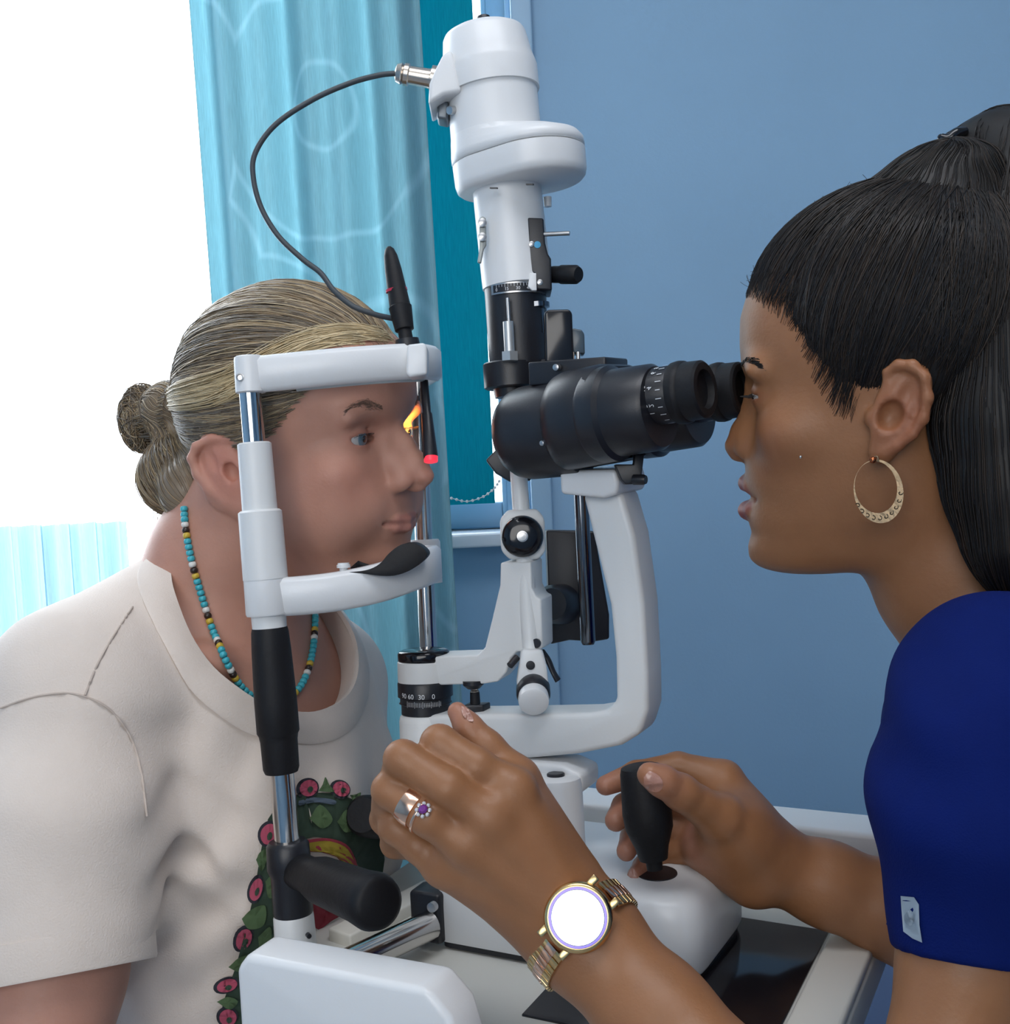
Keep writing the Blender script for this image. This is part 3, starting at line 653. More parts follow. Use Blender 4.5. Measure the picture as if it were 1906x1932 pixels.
def f_cone(a, b, ra, rb):
    ab = b - a; L2 = float(ab @ ab) + 1e-12
    def f(X, Y, Zz):
        t = np.clip(((X - a[0]) * ab[0] + (Y - a[1]) * ab[1] + (Zz - a[2]) * ab[2]) / L2, 0, 1)
        return np.sqrt((X - a[0] - t * ab[0]) ** 2 + (Y - a[1] - t * ab[1]) ** 2 + (Zz - a[2] - t * ab[2]) ** 2) - (ra + (rb - ra) * t)
    return f
def f_ell(c, ax):
    U = [np.asarray(v, float) for v in ax]; L = [np.linalg.norm(v) for v in U]; U = [u / l for u, l in zip(U, L)]
    def f(X, Y, Zz):
        k0 = 0; k1 = 0
        for u, l in zip(U, L):
            p = ((X - c[0]) * u[0] + (Y - c[1]) * u[1] + (Zz - c[2]) * u[2]) / l
            k0 = k0 + p * p; k1 = k1 + p * p / (l * l)
        k0 = np.sqrt(k0); k1 = np.sqrt(k1) + 1e-9
        return k0 * (k0 - 1) / k1
    return f
def nets(v):
    d = v.d; sg = d < 0; n = np.array(d.shape) - 1
    cnt = np.zeros(tuple(n), np.int8)
    offs = [(i, j, k) for i in (0, 1) for j in (0, 1) for k in (0, 1)]
    for i, j, k in offs: cnt += sg[i:i + n[0], j:j + n[1], k:k + n[2]]
    I = np.argwhere((cnt > 0) & (cnt < 8)); M = len(I)
    val = np.stack([d[I[:, 0] + i, I[:, 1] + j, I[:, 2] + k] for i, j, k in offs], 1)
    acc = np.zeros((M, 3), np.float32); w = np.zeros(M, np.float32)
    for a in range(8):
        for bit in (4, 2, 1):
            b = a | bit
            if b == a: continue
            va, vb = val[:, a], val[:, b]; cr = (va < 0) != (vb < 0)
            t = np.where(cr, va / np.where(cr, va - vb, 1), 0)
            pa, pb = np.array(offs[a], np.float32), np.array(offs[b], np.float32)
            acc += np.where(cr[:, None], pa + t[:, None] * (pb - pa), 0); w += cr
    V = (I + acc / w[:, None]) * v.h + v.lo
    idx = np.full(tuple(n), -1, np.int32); idx[I[:, 0], I[:, 1], I[:, 2]] = np.arange(M)
    Q = []
    for ax in range(3):
        s0 = [slice(None)] * 3; s1 = [slice(None)] * 3; s0[ax] = slice(0, -1); s1[ax] = slice(1, None)
        ch = sg[tuple(s0)] != sg[tuple(s1)]
        E = np.argwhere(ch); b_, c_ = (ax + 1) % 3, (ax + 2) % 3
        ok = (E[:, b_] > 0) & (E[:, c_] > 0) & (E[:, b_] < n[b_]) & (E[:, c_] < n[c_]); E = E[ok]
        ins = sg[tuple(E.T)]
        def cell(db, dc):
            e = E.copy(); e[:, b_] -= db; e[:, c_] -= dc; return idx[tuple(e.T)]
        q = np.stack([cell(1, 1), cell(0, 1), cell(0, 0), cell(1, 0)], 1)
        q[~ins] = q[~ins][:, ::-1]; Q.append(q)
    Q = np.concatenate(Q); Q = Q[(Q >= 0).all(1)]
    return V, Q
def big_mesh(name, V, Q, m, parent, col=None, angle=180, label=None):
    me = bpy.data.meshes.new(name); nv, nq = len(V), len(Q); k = Q.shape[1]
    me.vertices.add(nv); me.vertices.foreach_set('co', np.ascontiguousarray(V, np.float32).ravel())
    me.loops.add(nq * k); me.loops.foreach_set('vertex_index', np.ascontiguousarray(Q, np.int32).ravel())
    me.polygons.add(nq); me.polygons.foreach_set('loop_start', np.arange(0, nq * k, k, dtype=np.int32))
    me.update(calc_edges=True); me.validate()
    if col is not None:
        a = me.color_attributes.new('col', 'FLOAT_COLOR', 'POINT')
        a.data.foreach_set('color', np.c_[col, np.ones(nv)].astype(np.float32).ravel())
    return link(name, me, m, parent, angle, label)
def merge(parts):
    Vs, Qs, o = [], [], 0
    for V, Q in parts: Vs.append(V); Qs.append(Q + o); o += len(V)
    return np.concatenate(Vs), np.concatenate(Qs)
def strands(name, paths, rad, m, parent, cols, label=None, sides=3):
    paths = np.asarray(paths, np.float32); S, N, _ = paths.shape
    T = np.gradient(paths, axis=1); T /= np.linalg.norm(T, axis=2, keepdims=True) + 1e-9
    ref = np.array([.3, .5, .81], np.float32); U = np.cross(T, ref); U /= np.linalg.norm(U, axis=2, keepdims=True) + 1e-9; Vv = np.cross(T, U)
    rad = np.asarray(rad, np.float32); rad = rad[..., None] if rad.ndim == 2 else np.broadcast_to(rad.reshape(-1, 1, 1), (S, N, 1))
    rings = [paths + (U * math.cos(2 * math.pi * j / sides) + Vv * math.sin(2 * math.pi * j / sides)) * rad for j in range(sides)]
    V = np.stack(rings, 2).reshape(-1, 3)
    b = (np.arange(S)[:, None, None] * N + np.arange(N - 1)[None, :, None]) * sides; j = np.arange(sides)[None, None, :]; j2 = (j + 1) % sides
    Q = np.stack([b + j, b + j2, b + sides + j2, b + sides + j], -1).reshape(-1, 4)
    col = np.repeat(np.asarray(cols), N * sides, 0)
    return big_mesh(name, V, Q, m, parent, col, 180, label)
def rotm(yaw, pit, rol):
    yaw, pit, rol = (math.radians(a) for a in (yaw, pit, rol))
    f = np.array([math.cos(yaw), math.sin(yaw), 0]); l = np.array([-math.sin(yaw), math.cos(yaw), 0]); u = np.array([0, 0, 1.])
    f2 = f * math.cos(pit) + u * math.sin(pit); u2 = u * math.cos(pit) - f * math.sin(pit)
    return f2, l * math.cos(rol) + u2 * math.sin(rol), u2 * math.cos(rol) - l * math.sin(rol)
class Head:
    """head frame in centimetres: x forward, y to the person's left, z up, origin between the ear canals"""
    def __init__(s, O, ang): s.O = O; s.f, s.l, s.u = rotm(*ang)
    def w(s, x, y, z): return s.O + (s.f * x + s.l * y + s.u * z) * .01
    def loc(s, X, Y, Zz):
        X, Y, Zz = X - s.O[0], Y - s.O[1], Zz - s.O[2]
        return tuple((X * e[0] + Y * e[1] + Zz * e[2]) * 100 for e in (s.f, s.l, s.u))
    def px(s, x, y, lat):
        """pixel on the plane at lateral offset lat (cm) -> local x, z"""
        v = ray(x, y); t = ((s.O - CAM) @ s.l + lat * .01) / (v @ s.l); q = CAM + t * v - s.O
        return float(q @ s.f * 100), float(q @ s.u * 100)
    def E(s, x, y, z, a=0, b=0, c=0, tilt=0, yaw=0):
        """axes of an ellipsoid, tilt about the lateral axis, yaw about the vertical (degrees)"""
        t = math.radians(tilt); w = math.radians(yaw)
        f, l, u = s.f, s.l, s.u
        f, u = f * math.cos(t) + u * math.sin(t), u * math.cos(t) - f * math.sin(t)
        f, l = f * math.cos(w) + l * math.sin(w), l * math.cos(w) - f * math.sin(w)
        return s.w(x, y, z), (f * a * .01, l * b * .01, u * c * .01)

def build_head(H, D, v, lo=(-13, -9.5, -13), hi=(14, 9.5, 15.5)):
    cs = np.array([H.w(x, y, z) for x in (lo[0], hi[0]) for y in (lo[1], hi[1]) for z in (lo[2], hi[2])])
    full = (cs.min(0), cs.max(0))
    v.ell(*H.E(*D['cran'][:3], *D['cran'][3:]), k=.01)
    pz, px_ = np.array(D['prof']).T[1], np.array(D['prof']).T[0]; o = np.argsort(pz); pz, px_ = pz[o], px_[o]
    wz, ww = np.array(D['width']).T
    zz = np.linspace(-14, 16, 600); sm = lambda y, n: np.convolve(np.pad(y, n, 'edge'), np.hanning(2 * n + 1) / np.hanning(2 * n + 1).sum(), 'valid')
    PX = sm(np.interp(zz, pz, px_), D.get('sm', 7)); PS = sm(np.interp(zz, pz, px_), 34); WW = sm(np.interp(zz, wz, ww), 22)
    x0 = 1.0
    mz, mx_ = D['ment']; gz, gx = D['gon']              # jaw underside plane: chin to jaw angle
    jn = np.array([-(gz - mz), gx - mx_]); jn = jn / np.linalg.norm(jn); jn = jn if jn[1] < 0 else -jn
    def face(X, Y, Zz):
        x, y, z = H.loc(X, Y, Zz)
        e_ = np.exp(-(y / 2.7) ** 2); a = np.interp(z, zz, PX) * e_ + np.interp(z, zz, PS) * (1 - e_) - x0; w = np.interp(z, zz, WW)
        n = D.get('n', 2.25)
        q = (np.maximum(np.abs(x - x0), 1e-4) / np.where(x > x0, a, 5.2)) ** n + (np.abs(y) / w) ** n
        r = q ** (1 / n)
        d = (r - 1) * np.minimum(a, w) * .9
        under = (x - mx_) * jn[0] + (z - mz) * jn[1]
        d = -smin(-d, -under, D.get('jk', 1.6)); d = -smin(-d, -(z - 10), 2.5)
        return d * .01
    v.op(face, *full, k=.012)
    for e in D.get('add', []): v.ell(*H.E(*e[:6], *(e[7:] if len(e) > 7 else ())), k=e[6] * .01)
    ey = D['eye']
    for s in (-1, 1):
        x, y, z = ey; y *= s
        v.ell(*H.E(x + 1.95, y * .98, z + .2, 1.2, 1.8, 1.0), k=.011, mode='-')
        v.ell(*H.E(x - .05, y, z - .02, 1.36, 1.40, 1.32), k=.0045)
    # nose
    ns = D['nose']
    v.chain([H.w(*p[:3]) for p in ns['ridge']], [p[3] * .01 for p in ns['ridge']], k=ns.get('k', .5) * .01)
    for s in (-1, 1):
        v.chain([H.w(p[0], p[1] * s, p[2]) for p in ns['wall']], [p[3] * .01 for p in ns['wall']], k=.010)
        for e in ns['ala']: v.ell(*H.E(e[0], e[1] * s, e[2], e[3], e[4], e[5], e[6], -e[7] * s), k=.0034)
        e = ns['nostril']; v.ell(*H.E(e[0], e[1] * s, e[2], e[3], e[4], e[5], 15, 12 * s), k=.0012, mode='-')
    # mouth
    mo = D['mouth']
    for key in ('upper', 'lower'):
        for s in (-1, 1): v.chain([H.w(p[0], p[1] * s, p[2]) for p in mo[key]], [p[3] * .01 for p in mo[key]], k=.0028)
    for s in (-1, 1): v.chain([H.w(p[0], p[1] * s, p[2]) for p in mo['line']], [p[3] * .01 for p in mo['line']], k=.0016, mode='-')
    for s in (-1, 1):                                   # eye openings cut last, through the lids
        x, y, z = ey; y *= s
        v.ell(*H.E(x + .95, y + D.get('cant', .05) * s, z - D.get('low', .02), .75, *D.get('slit', (1.42, .50)), 0, -14 * s), k=.0012, mode='-')
        v.chain([H.w(x + 1.40 * math.cos(a) * .86, y + 1.42 * math.sin(a), z + .30 + .52 * math.cos(a)) for a in np.linspace(-.85, .85, 9)], [.0008] * 9, k=.0018, mode='-')
    # ears
    er = D['ear']
    for s in (-1, 1):
        f3 = lambda x, z, up=0.: H.w(x, s * (er['y'] + er['out'] * (er['x0'] - x) + up), z)
        c = er['c']; n_ = (f3(*c, 1) - f3(*c, 0)); n_ = unit(n_)
        tl = math.radians(er['tilt']); up_ = H.u * math.cos(tl) - H.f * math.sin(tl); up_ = unit(up_ - n_ * (up_ @ n_)); fr = np.cross(up_, n_)
        v.ell(f3(*c, -.1), (fr * .01 * er['a'], up_ * .01 * er['b'], n_ * .0065), k=.004)
        v.chain([f3(x, z, .25) for x, z in er['helix']], [r * .01 for r in er['hr']], k=.0025)
        v.ell(f3(*er['concha'], .55), (fr * .0075, up_ * .0095, n_ * .0075), k=.002, mode='-')
        v.ell(f3(*er['scapha'], .72), (fr * .0060, up_ * .0120, n_ * .0055), k=.002, mode='-')
        v.ell(f3(*er['lobe'], .1), (fr * .0085, up_ * .0100, n_ * .0042), k=.004)
        v.ell(f3(*er['tragus'], .15), (fr * .0045, up_ * .0065, n_ * .0045), k=.003)
    return v
def skin_cols(H, D, V, base, lip, blush, lipw=1.0):
    x, y, z = H.loc(V[:, 0], V[:, 1], V[:, 2]); c = np.tile(np.array(base), (len(V), 1))
    def add(w, col): 
        w = np.clip(w, 0, 1)[:, None]; c[:] = c * (1 - w) + np.array(col) * w
    mo = D['mouth']; lw = np.zeros(len(V))
    for key in ('upper', 'lower'):
        for s in (-1, 1):
            pts = [np.array((p[0], p[1] * s, p[2])) for p in mo[key]]; rs = [p[3] for p in mo[key]]
            for i in range(len(pts) - 1):
                d = f_cone(pts[i], pts[i + 1], rs[i], rs[i + 1])(x, y, z); lw = np.maximum(lw, 1 - np.clip((d - .06) / .12, 0, 1))
    add(lw * lipw, lip)
    for s in (-1, 1):
        add(.45 * np.exp(-((x - 7.5) ** 2 / 6 + (y - 4.6 * s) ** 2 / 4 + (z + 1.5) ** 2 / 4)), blush)
        add(.55 * np.exp(-(((x - D['eye'][0] - 1) / 1.3) ** 2 + ((y - s * D['eye'][1]) / 1.7) ** 2 + ((z - D['eye'][2]) / .7) ** 2) ** 2), blush)
        add(.5 * np.exp(-((np.abs(y) - 7.9) ** 2 / .5 + (x + 1) ** 2 / 8 + (z + .5) ** 2 / 10)), blush)
    add(.25 * np.exp(-((x - D['nose']['ridge'][-1][0] - .3) ** 2 / 1 + y ** 2 / 2 + (z + 1.8) ** 2 / 1.5)), blush)
    return c
def eyeball(H, D, s, gaze, parent, iris=(.10, .16, .20)):
    c = H.w(D['eye'][0], D['eye'][1] * s, D['eye'][2]); g = unit(gaze)
    o = lathe('eye', c, g, [(1.22 * .01 * math.cos(t), 1.22 * .01 * math.sin(t)) for t in np.linspace(math.pi, .02, 24)], mat('eye_white', (.44, .42, .41), .12, coat=.6), parent, 28, 180)
    t = np.linspace(.55, .20, 6)
    lathe('iris', c, g, [(.01235 * math.cos(a), .01235 * math.sin(a)) for a in t], mat('iris_%.2f' % iris[0], iris, .1, coat=.8), o, 24, 180)
    lathe('pupil', c, g, [(.0124 * math.cos(a), .0124 * math.sin(a)) for a in (.22, .1, .01)], mat('pupil', (.004, .004, .005), .05, coat=1), o, 20, 180)
    return o

def march(vol, x, y, d0=.45, d1=1.3, step=.001, off=0.):
    """first point of a volume's surface along the ray through a pixel"""
    t = np.arange(d0, d1, step); pts = CAM + t[:, None] * ray(x, y)
    return first_hit(vol, pts, off)
def first_hit(vol, pts, off=0.):
    I = np.round((pts - vol.lo) / vol.h).astype(int); ok = ((I >= 0) & (I < vol.n)).all(1)
    val = np.full(len(pts), 1.); J = I[ok]; val[ok] = vol.d[J[:, 0], J[:, 1], J[:, 2]]
    k = np.argmax(val < off)
    if val[k] >= off: return None
    if k and val[k - 1] < .4:
        a, b = val[k - 1] - off, val[k] - off; s = a / (a - b); return pts[k - 1] * (1 - s) + pts[k] * s
    return pts[k]
def grad(vol, p):
    I = np.clip(np.round((p - vol.lo) / vol.h).astype(int), 2, vol.n - 3); g = []
    for a in range(3):
        e = np.zeros(3, int); e[a] = 2; g.append(vol.d[tuple(I + e)] - vol.d[tuple(I - e)])
    return unit(g)

def sample(vol, p):
    """trilinear value and gradient of a volume at points p (N,3)"""
    g = (p - vol.lo) / vol.h; g = np.clip(g, 1.01, vol.n - 2.02); i = np.floor(g).astype(int); f = g - i
    def tri(di):
        r = 0; j = i + di
        for a in (0, 1):
            for b in (0, 1):
                for c in (0, 1):
                    w = (f[:, 0] if a else 1 - f[:, 0]) * (f[:, 1] if b else 1 - f[:, 1]) * (f[:, 2] if c else 1 - f[:, 2])
                    jj = np.clip(j + np.array([a, b, c]), 0, vol.n - 1); r = r + w * vol.d[jj[:, 0], jj[:, 1], jj[:, 2]]
        return r
    v = tri(np.zeros(3, int)); gr = np.stack([tri(np.eye(3, dtype=int)[a]) - tri(-np.eye(3, dtype=int)[a]) for a in range(3)], 1) / (2 * vol.h)
    return v, gr / (np.linalg.norm(gr, axis=1, keepdims=True) + 1e-9)
def comb(vol, seeds, dirfn, n, step, lift=.0005, rise=.0):
    """strands that run along a volume's surface following a direction field"""
    p = np.array(seeds, float); S = len(p); out = []; st = np.asarray(step).reshape(-1, 1) * np.ones((S, 1)); lf = np.asarray(lift).reshape(-1, 1) * np.ones((S, 1))
    for k in range(n):
        v, g = sample(vol, p); p = p - g * np.clip(v, -.004, .004)[:, None]
        out.append(p + g * (lf * (-.8 + 1.8 * min(1, k / 2.5)) + rise * k))
        d = dirfn(p, k); d = d - g * np.sum(d * g, 1, keepdims=True); d /= np.linalg.norm(d, axis=1, keepdims=True) + 1e-9
        p = p + d * st
    return np.stack(out, 1)
# ---------------------------------------------------------------- the two heads
HP = Head(P(566, 851, .957), (-27, -4, 3))
HD = Head(P(1674, 765, .773), (162, -2, -4))
DP = dict(cran=(-.6, 0, 4.7, 9.8, 7.3, 8.2), n=2.25, sm=14, jk=1.9,
    prof=[(7.5, -10.4), (9.0, -9.6), (9.75, -8.7), (9.75, -7.7), (9.65, -6.9), (9.95, -6.0), (10.1, -5.3), (10.15, -4.4), (10.1, -3.4), (9.8, -2), (9.4, -.5), (9.2, 1.2), (9.4, 2.4), (9.9, 3.4), (10.15, 4.4), (10.1, 6), (9.5, 8), (8.5, 10)],
    width=[(-11, 2.5), (-9.5, 3.5), (-8, 4.7), (-6, 5.7), (-4, 6.4), (-2, 6.7), (0, 6.8), (2, 6.9), (4, 6.9), (7, 6.8)],
    ment=(-10.1, 9.0), gon=(-7.4, .5), eye=(7.35, 3.3, 1.6), slit=(1.62, .38), low=.08, cant=-.16,
    add=[(11.0, 0, -2.35, .85, .42, .42, .35), (6.8, -4.5, -.9, 1.5, 1.5, 1.2, 2.0), (6.8, 4.5, -.9, 1.5, 1.5, 1.2, 2.0), (7.6, -3.2, 3.3, .8, 2.2, .7, 1.4, 0, 20), (7.6, 3.2, 3.3, .8, 2.2, .7, 1.4, 0, -20), (5.9, -4.3, -4.0, 2.3, 1.7, 3.0, 2.2), (5.9, 4.3, -4.0, 2.3, 1.7, 3.0, 2.2), (4.2, 0, -9.0, 4.0, 4.0, 2.6, 2.0), (7.9, -3.0, -3.6, 1.2, 1.0, 1.6, 1.4), (7.9, 3.0, -3.6, 1.2, 1.0, 1.6, 1.4)],
    nose=dict(k=.55, ridge=[(9.15, 0, 2.3, .55), (10.25, 0, .9, .6), (11.2, 0, -.4, .68), (11.85, 0, -1.45, .74)], ala=[(10.3, 1.22, -2.0, 1.0, .52, .68, 18, 14)], wall=[(8.9, .75, 1.0, .5), (9.7, .75, -.3, .62), (10.4, .85, -1.4, .75)], nostril=(10.95, .70, -2.68, .60, .32, .34)),
    mouth=dict(upper=[(10.22, 0, -4.92, .30), (9.92, 1.2, -4.87, .27), (8.95, 2.5, -4.98, .16)], lower=[(10.12, 0, -5.62, .35), (9.8, 1.3, -5.56, .29), (8.9, 2.5, -5.12, .16)], line=[(10.64, 0, -5.25, .10), (10.3, 1.2, -5.17, .10), (9.12, 2.8, -5.05, .13)]))
def hp(x, y): return HP.px(x, y, -8.0)
DP['ear'] = dict(y=6.7, out=.30, x0=.5, c=hp(408, 884), a=1.95, b=3.0, tilt=32, helix=[hp(*q) for q in ((448, 868), (444, 842), (424, 828), (396, 828), (374, 842), (367, 864), (376, 893), (396, 922), (420, 944), (448, 960))], hr=[.2, .26, .32, .36, .36, .34, .32, .3, .32, .42], concha=hp(432, 893), scapha=hp(400, 868), lobe=hp(448, 952), tragus=hp(456, 905))
DD = dict(cran=(-1.3, 0, 5.6, 9.7, 7.3, 8.4), n=2.25, sm=5, jk=1.5,
    prof=[(8.2, 8.7), (9.03, 6.7), (9.23, 4.9), (9.25, 3.5), (8.85, 2.0), (8.55, .5), (8.7, -1), (9.1, -2.3), (9.5, -3.2), (9.5, -3.8), (9.6, -4.4), (9.2, -5.5), (9.6, -6.6), (9.5, -7.4), (9.35, -7.9), (9.7, -8.9), (9.7, -9.7), (9.3, -10.4), (8.4, -11.1)],
    width=[(-12, 3), (-10.5, 3.8), (-9, 4.7), (-7, 5.5), (-5, 6.0), (-2, 6.5), (1, 6.7), (4, 6.8), (7, 6.6)],
    ment=(-11.15, 8.4), gon=(-10.6, 1.5), eye=(7.2, 3.1, 1.55), slit=(1.35, .11),
    add=[(9.75, 0, -2.7, .65, .42, .40, .35), (6.0, -4.4, -.9, 1.6, 1.5, 1.3, 2.2), (6.0, 4.4, -.9, 1.6, 1.5, 1.3, 2.2), (7.4, -3.0, 3.2, .8, 2.2, .7, 1.4, 0, 20), (7.4, 3.0, 3.2, .8, 2.2, .7, 1.4, 0, -20)],
    nose=dict(k=.5, ridge=[(8.65, 0, 2.0, .5), (9.0, 0, .2, .55), (9.6, 0, -.9, .62), (10.05, 0, -1.95, .78)], ala=[(9.1, 1.2, -2.25, .9, .5, .66, 10, 14)], wall=[(8.2, .75, .8, .5), (8.6, .8, -.6, .62), (9.2, .85, -1.6, .72)], nostril=(9.75, .66, -2.9, .5, .27, .30)),
    mouth=dict(upper=[(9.52, 0, -4.6, .54), (9.15, 1.2, -4.65, .44), (8.2, 2.5, -5.3, .15)], lower=[(9.6, 0, -6.5, .60), (9.15, 1.2, -6.3, .46), (8.2, 2.5, -5.6, .15)], line=[(10.0, 0, -5.5, .26), (9.6, 1.2, -5.45, .20), (8.35, 2.65, -5.45, .12)]))
def hq(x, y): return HD.px(x, y, 7.8)
DD['ear'] = dict(y=6.8, out=.32, x0=1.0, c=hq(1700, 768), a=1.55, b=2.85, tilt=26, helix=[hq(*q) for q in ((1672, 730), (1674, 702), (1695, 688), (1722, 690), (1744, 712), (1750, 750), (1742, 790), (1722, 820), (1694, 842), (1668, 856))], hr=[.2, .26, .32, .36, .36, .34, .32, .3, .32, .40], concha=hq(1680, 785), scapha=hq(1712, 742), lobe=hq(1666, 850), tragus=hq(1646, 788))
# ---------------------------------------------------------------- bodies
def px(*q): return P(q[0], q[1], q[2])
def pr(q): return q[3] * q[2] / F
def pchain(v, qs, k=.006, mode='+'): v.chain([px(*q) for q in qs], [pr(q) for q in qs], k, mode)
def bbox(*cs): c = np.array(cs); return c.min(0), c.max(0)

# ---- patient
VP = Vol((-.47, .70, .66), (.0, 1.28, 1.315), .0019)
build_head(HP, DP, VP)
pchain(VP, [(500, 930, .965, 128), (430, 1060, .985, 132), (385, 1190, 1.0, 150)], .03)
for c, ax in ((P(400, 1340, 1.005), (A * .085, B * .12, Z * .095)), (P(430, 1500, 1.01), (A * .105, B * .15, Z * .19)), (P(415, 1850, 1.03), (A * .11, B * .145, Z * .2))): VP.ell(c, ax, .04)
NB_ = [(160, 1330, .885, 105), (120, 1500, .835, 125), (105, 1830, .80, 122), (60, 2150, .76, 112)]
pchain(VP, [(340, 1190, .99, 90)] + NB_[:1], .03); pchain(VP, NB_, .02)
pchain(VP, [(420, 1180, 1.02, 105), (600, 1310, 1.13, 85), (600, 1600, 1.12, 70)], .03)
# collar bones and throat tendon
pchain(VP, [(455, 1262, .93, 16), (400, 1255, .90, 18), (300, 1200, .88, 18)], .02)
Vv, Qv = nets(VP)
patient = empty('person', (Vv[:, 0].mean(), 1.0, Vv[:, 2].min()), 'blonde seated patient in cream t-shirt with chin on the white rest', 'person')
M_SKINP = mat('light_skin', (.5, .3, .2), .5, bump=.10, bscale=420, var=.05, vscale=60, attr='col', sss=.12, spec=.4)
big_mesh('body', Vv, Qv, M_SKINP, patient, skin_cols(HP, DP, Vv, (.50, .255, .185), (.38, .14, .12), (.50, .195, .14), .6))
print('patient verts', len(Vv))

# t-shirt
def fold(c, d, w, n, amp, reach):
    """soft cloth folds: a wave across direction d, fading with distance from c"""
    c = np.asarray(c)
    def f(X, Y, Zz):
        s = (X - c[0]) * d[0] + (Y - c[1]) * d[1] + (Zz - c[2]) * d[2]
        r2 = (X - c[0]) ** 2 + (Y - c[1]) ** 2 + (Zz - c[2]) ** 2
        t = (X - c[0]) * n[0] + (Y - c[1]) * n[1] + (Zz - c[2]) * n[2]
        return amp * np.sin(s / w * 2 * math.pi + 9 * t) * np.exp(-r2 / reach ** 2)
    return f
VS = Vol((-.50, .66, .655), (.02, 1.32, 1.16), .0026)
for c, ax in ((P(410, 1330, 1.005), (A * .095, B * .14, Z * .105)), (P(440, 1500, 1.01), (A * .118, B * .162, Z * .2)), (P(425, 1850, 1.03), (A * .125, B * .158, Z * .22)), (P(530, 1580, .935), (A * .055, B * .06, Z * .07)), (P(640, 1540, 1.06), (A * .055, B * .06, Z * .07))): VS.ell(c, ax, .05)
pchain(VS, [(330, 1160, .985, 118), (160, 1310, .88, 178)], .03)
SLV = [(150, 1340, .88, 176), (118, 1560, .83, 178), (108, 1842, .80, 178)]
pchain(VS, SLV, .022)
pchain(VS, [(420, 1180, 1.02, 112), (600, 1290, 1.13, 116), (602, 1450, 1.13, 112), (600, 1640, 1.12, 112)], .03)
h6 = fold(P(470, 1480, .91), unit(A * .95 - Z * .25), .038, Z, .0024, .07); h7 = fold(P(330, 1800, .90), unit(A * .9 + Z * .3), .05, Z, .0030, .09)
g = fold(P(305, 1580, .86), unit(A * .75 + Z * .66), .030, B, .0042, .055); h2 = fold(P(380, 1690, .89), unit(A * .5 - Z * .86), .045, B, .0028, .075)
h3 = fold(P(200, 1500, .78), unit(Z + A * .3), .06, A, .0012, .12); h4 = fold(P(600, 1420, .97), unit(A + B * .4), .04, Z, .0022, .09); h5 = fold(P(400, 1420, .90), unit(A * .9 + Z * .5), .055, Z, .0022, .09)
VS.d += 0
q, X, Y, Zz = VS.sl(VS.lo, VS.lo + VS.n * VS.h)
VS.d[q] += (g(X, Y, Zz) + h2(X, Y, Zz) + h3(X, Y, Zz) + h4(X, Y, Zz) + h5(X, Y, Zz) + h6(X, Y, Zz) + h7(X, Y, Zz)).astype(np.float32)
# sleeve hem and opening
sa = unit(unit(px(*SLV[2]) - px(*SLV[1])) + RT * .10); sh = P(108, 1838, .80)
def plane_cut(p0, n, box_=None):
    def f(X, Y, Zz): return (X - p0[0]) * n[0] + (Y - p0[1]) * n[1] + (Zz - p0[2]) * n[2]
    return f
def cut_sleeve(X, Y, Zz):
    a = (X - sh[0]) * sa[0] + (Y - sh[1]) * sa[1] + (Zz - sh[2]) * sa[2]
    r = np.sqrt(np.maximum((X - sh[0]) ** 2 + (Y - sh[1]) ** 2 + (Zz - sh[2]) ** 2 - a * a, 0))
    return np.maximum(-a, r - .076)
VS.op(cut_sleeve, sh - .16, sh + .16, .002, '-')
VS.cone(sh - sa * .03, sh + sa * .05, .052, .056, .002, '-')
# neck opening
nc = P(425, 1185, .985) - Z * .030; nax = unit(A * .78 + Z * .62); NR = .089
VS_full = None
def neck_hole(X, Y, Zz):
    a = (X - nc[0]) * nax[0] + (Y - nc[1]) * nax[1] + (Zz - nc[2]) * nax[2]
    r = np.sqrt(np.maximum((X - nc[0]) ** 2 + (Y - nc[1]) ** 2 + (Zz - nc[2]) ** 2 - a * a, 0))
    return np.maximum(r - NR, -(a + .11))
_, nu, nv = frame(nax)
loop = []
for t in np.linspace(0, 2 * math.pi, 73)[:-1]:
    o = nc + (nu * math.cos(t) + nv * math.sin(t)) * (NR + .006)
    hp_ = first_hit(VS, o + nax * np.arange(.16, -.14, -.0008)[:, None])
    loop.append(o if hp_ is None else hp_)
loop = np.array(loop)
k3 = np.array([.25, .5, .25]); 
for _ in range(4): loop = k3[0] * np.roll(loop, 1, 0) + k3[1] * loop + k3[2] * np.roll(loop, -1, 0)
VS.op(neck_hole, nc - .2, nc + .2, .003, '-')
Vt, Qt = nets(VS)
M_TEE = mat('cream_cotton', (.72, .625, .555), .85, bump=.25, bscale=700, var=.03, vscale=40, sheen=.2)
tee = big_mesh('t_shirt', Vt, Qt, M_TEE, patient, label='cream cotton t-shirt')
print('tee verts', len(Vt))
# ribbed collar band along the neck opening
rings = []
n_ = len(loop)
for i in range(n_):
    p = loop[i]; t = unit(loop[(i + 1) % n_] - loop[i - 1]); rad = unit(p - nc - nax * ((p - nc) @ nax)); nn = unit(np.cross(t, rad)); nn = nn if nn @ nax > 0 else -nn
    gdir = grad(VS, p + rad * .010); side = unit(np.cross(gdir, t)); side = side if side @ rad > 0 else -side
    c = p + gdir * .0008
    rings.append([c + side * a + gdir * b for a, b in ((-.008, .0), (-.0075, .0022), (0, .0026), (.017, .0022), (.0185, .0006), (.017, -.002), (0, -.002), (-.0075, -.0015))])
rings.append(rings[0])
loft('collar', rings, M_TEE, tee, False, 60)
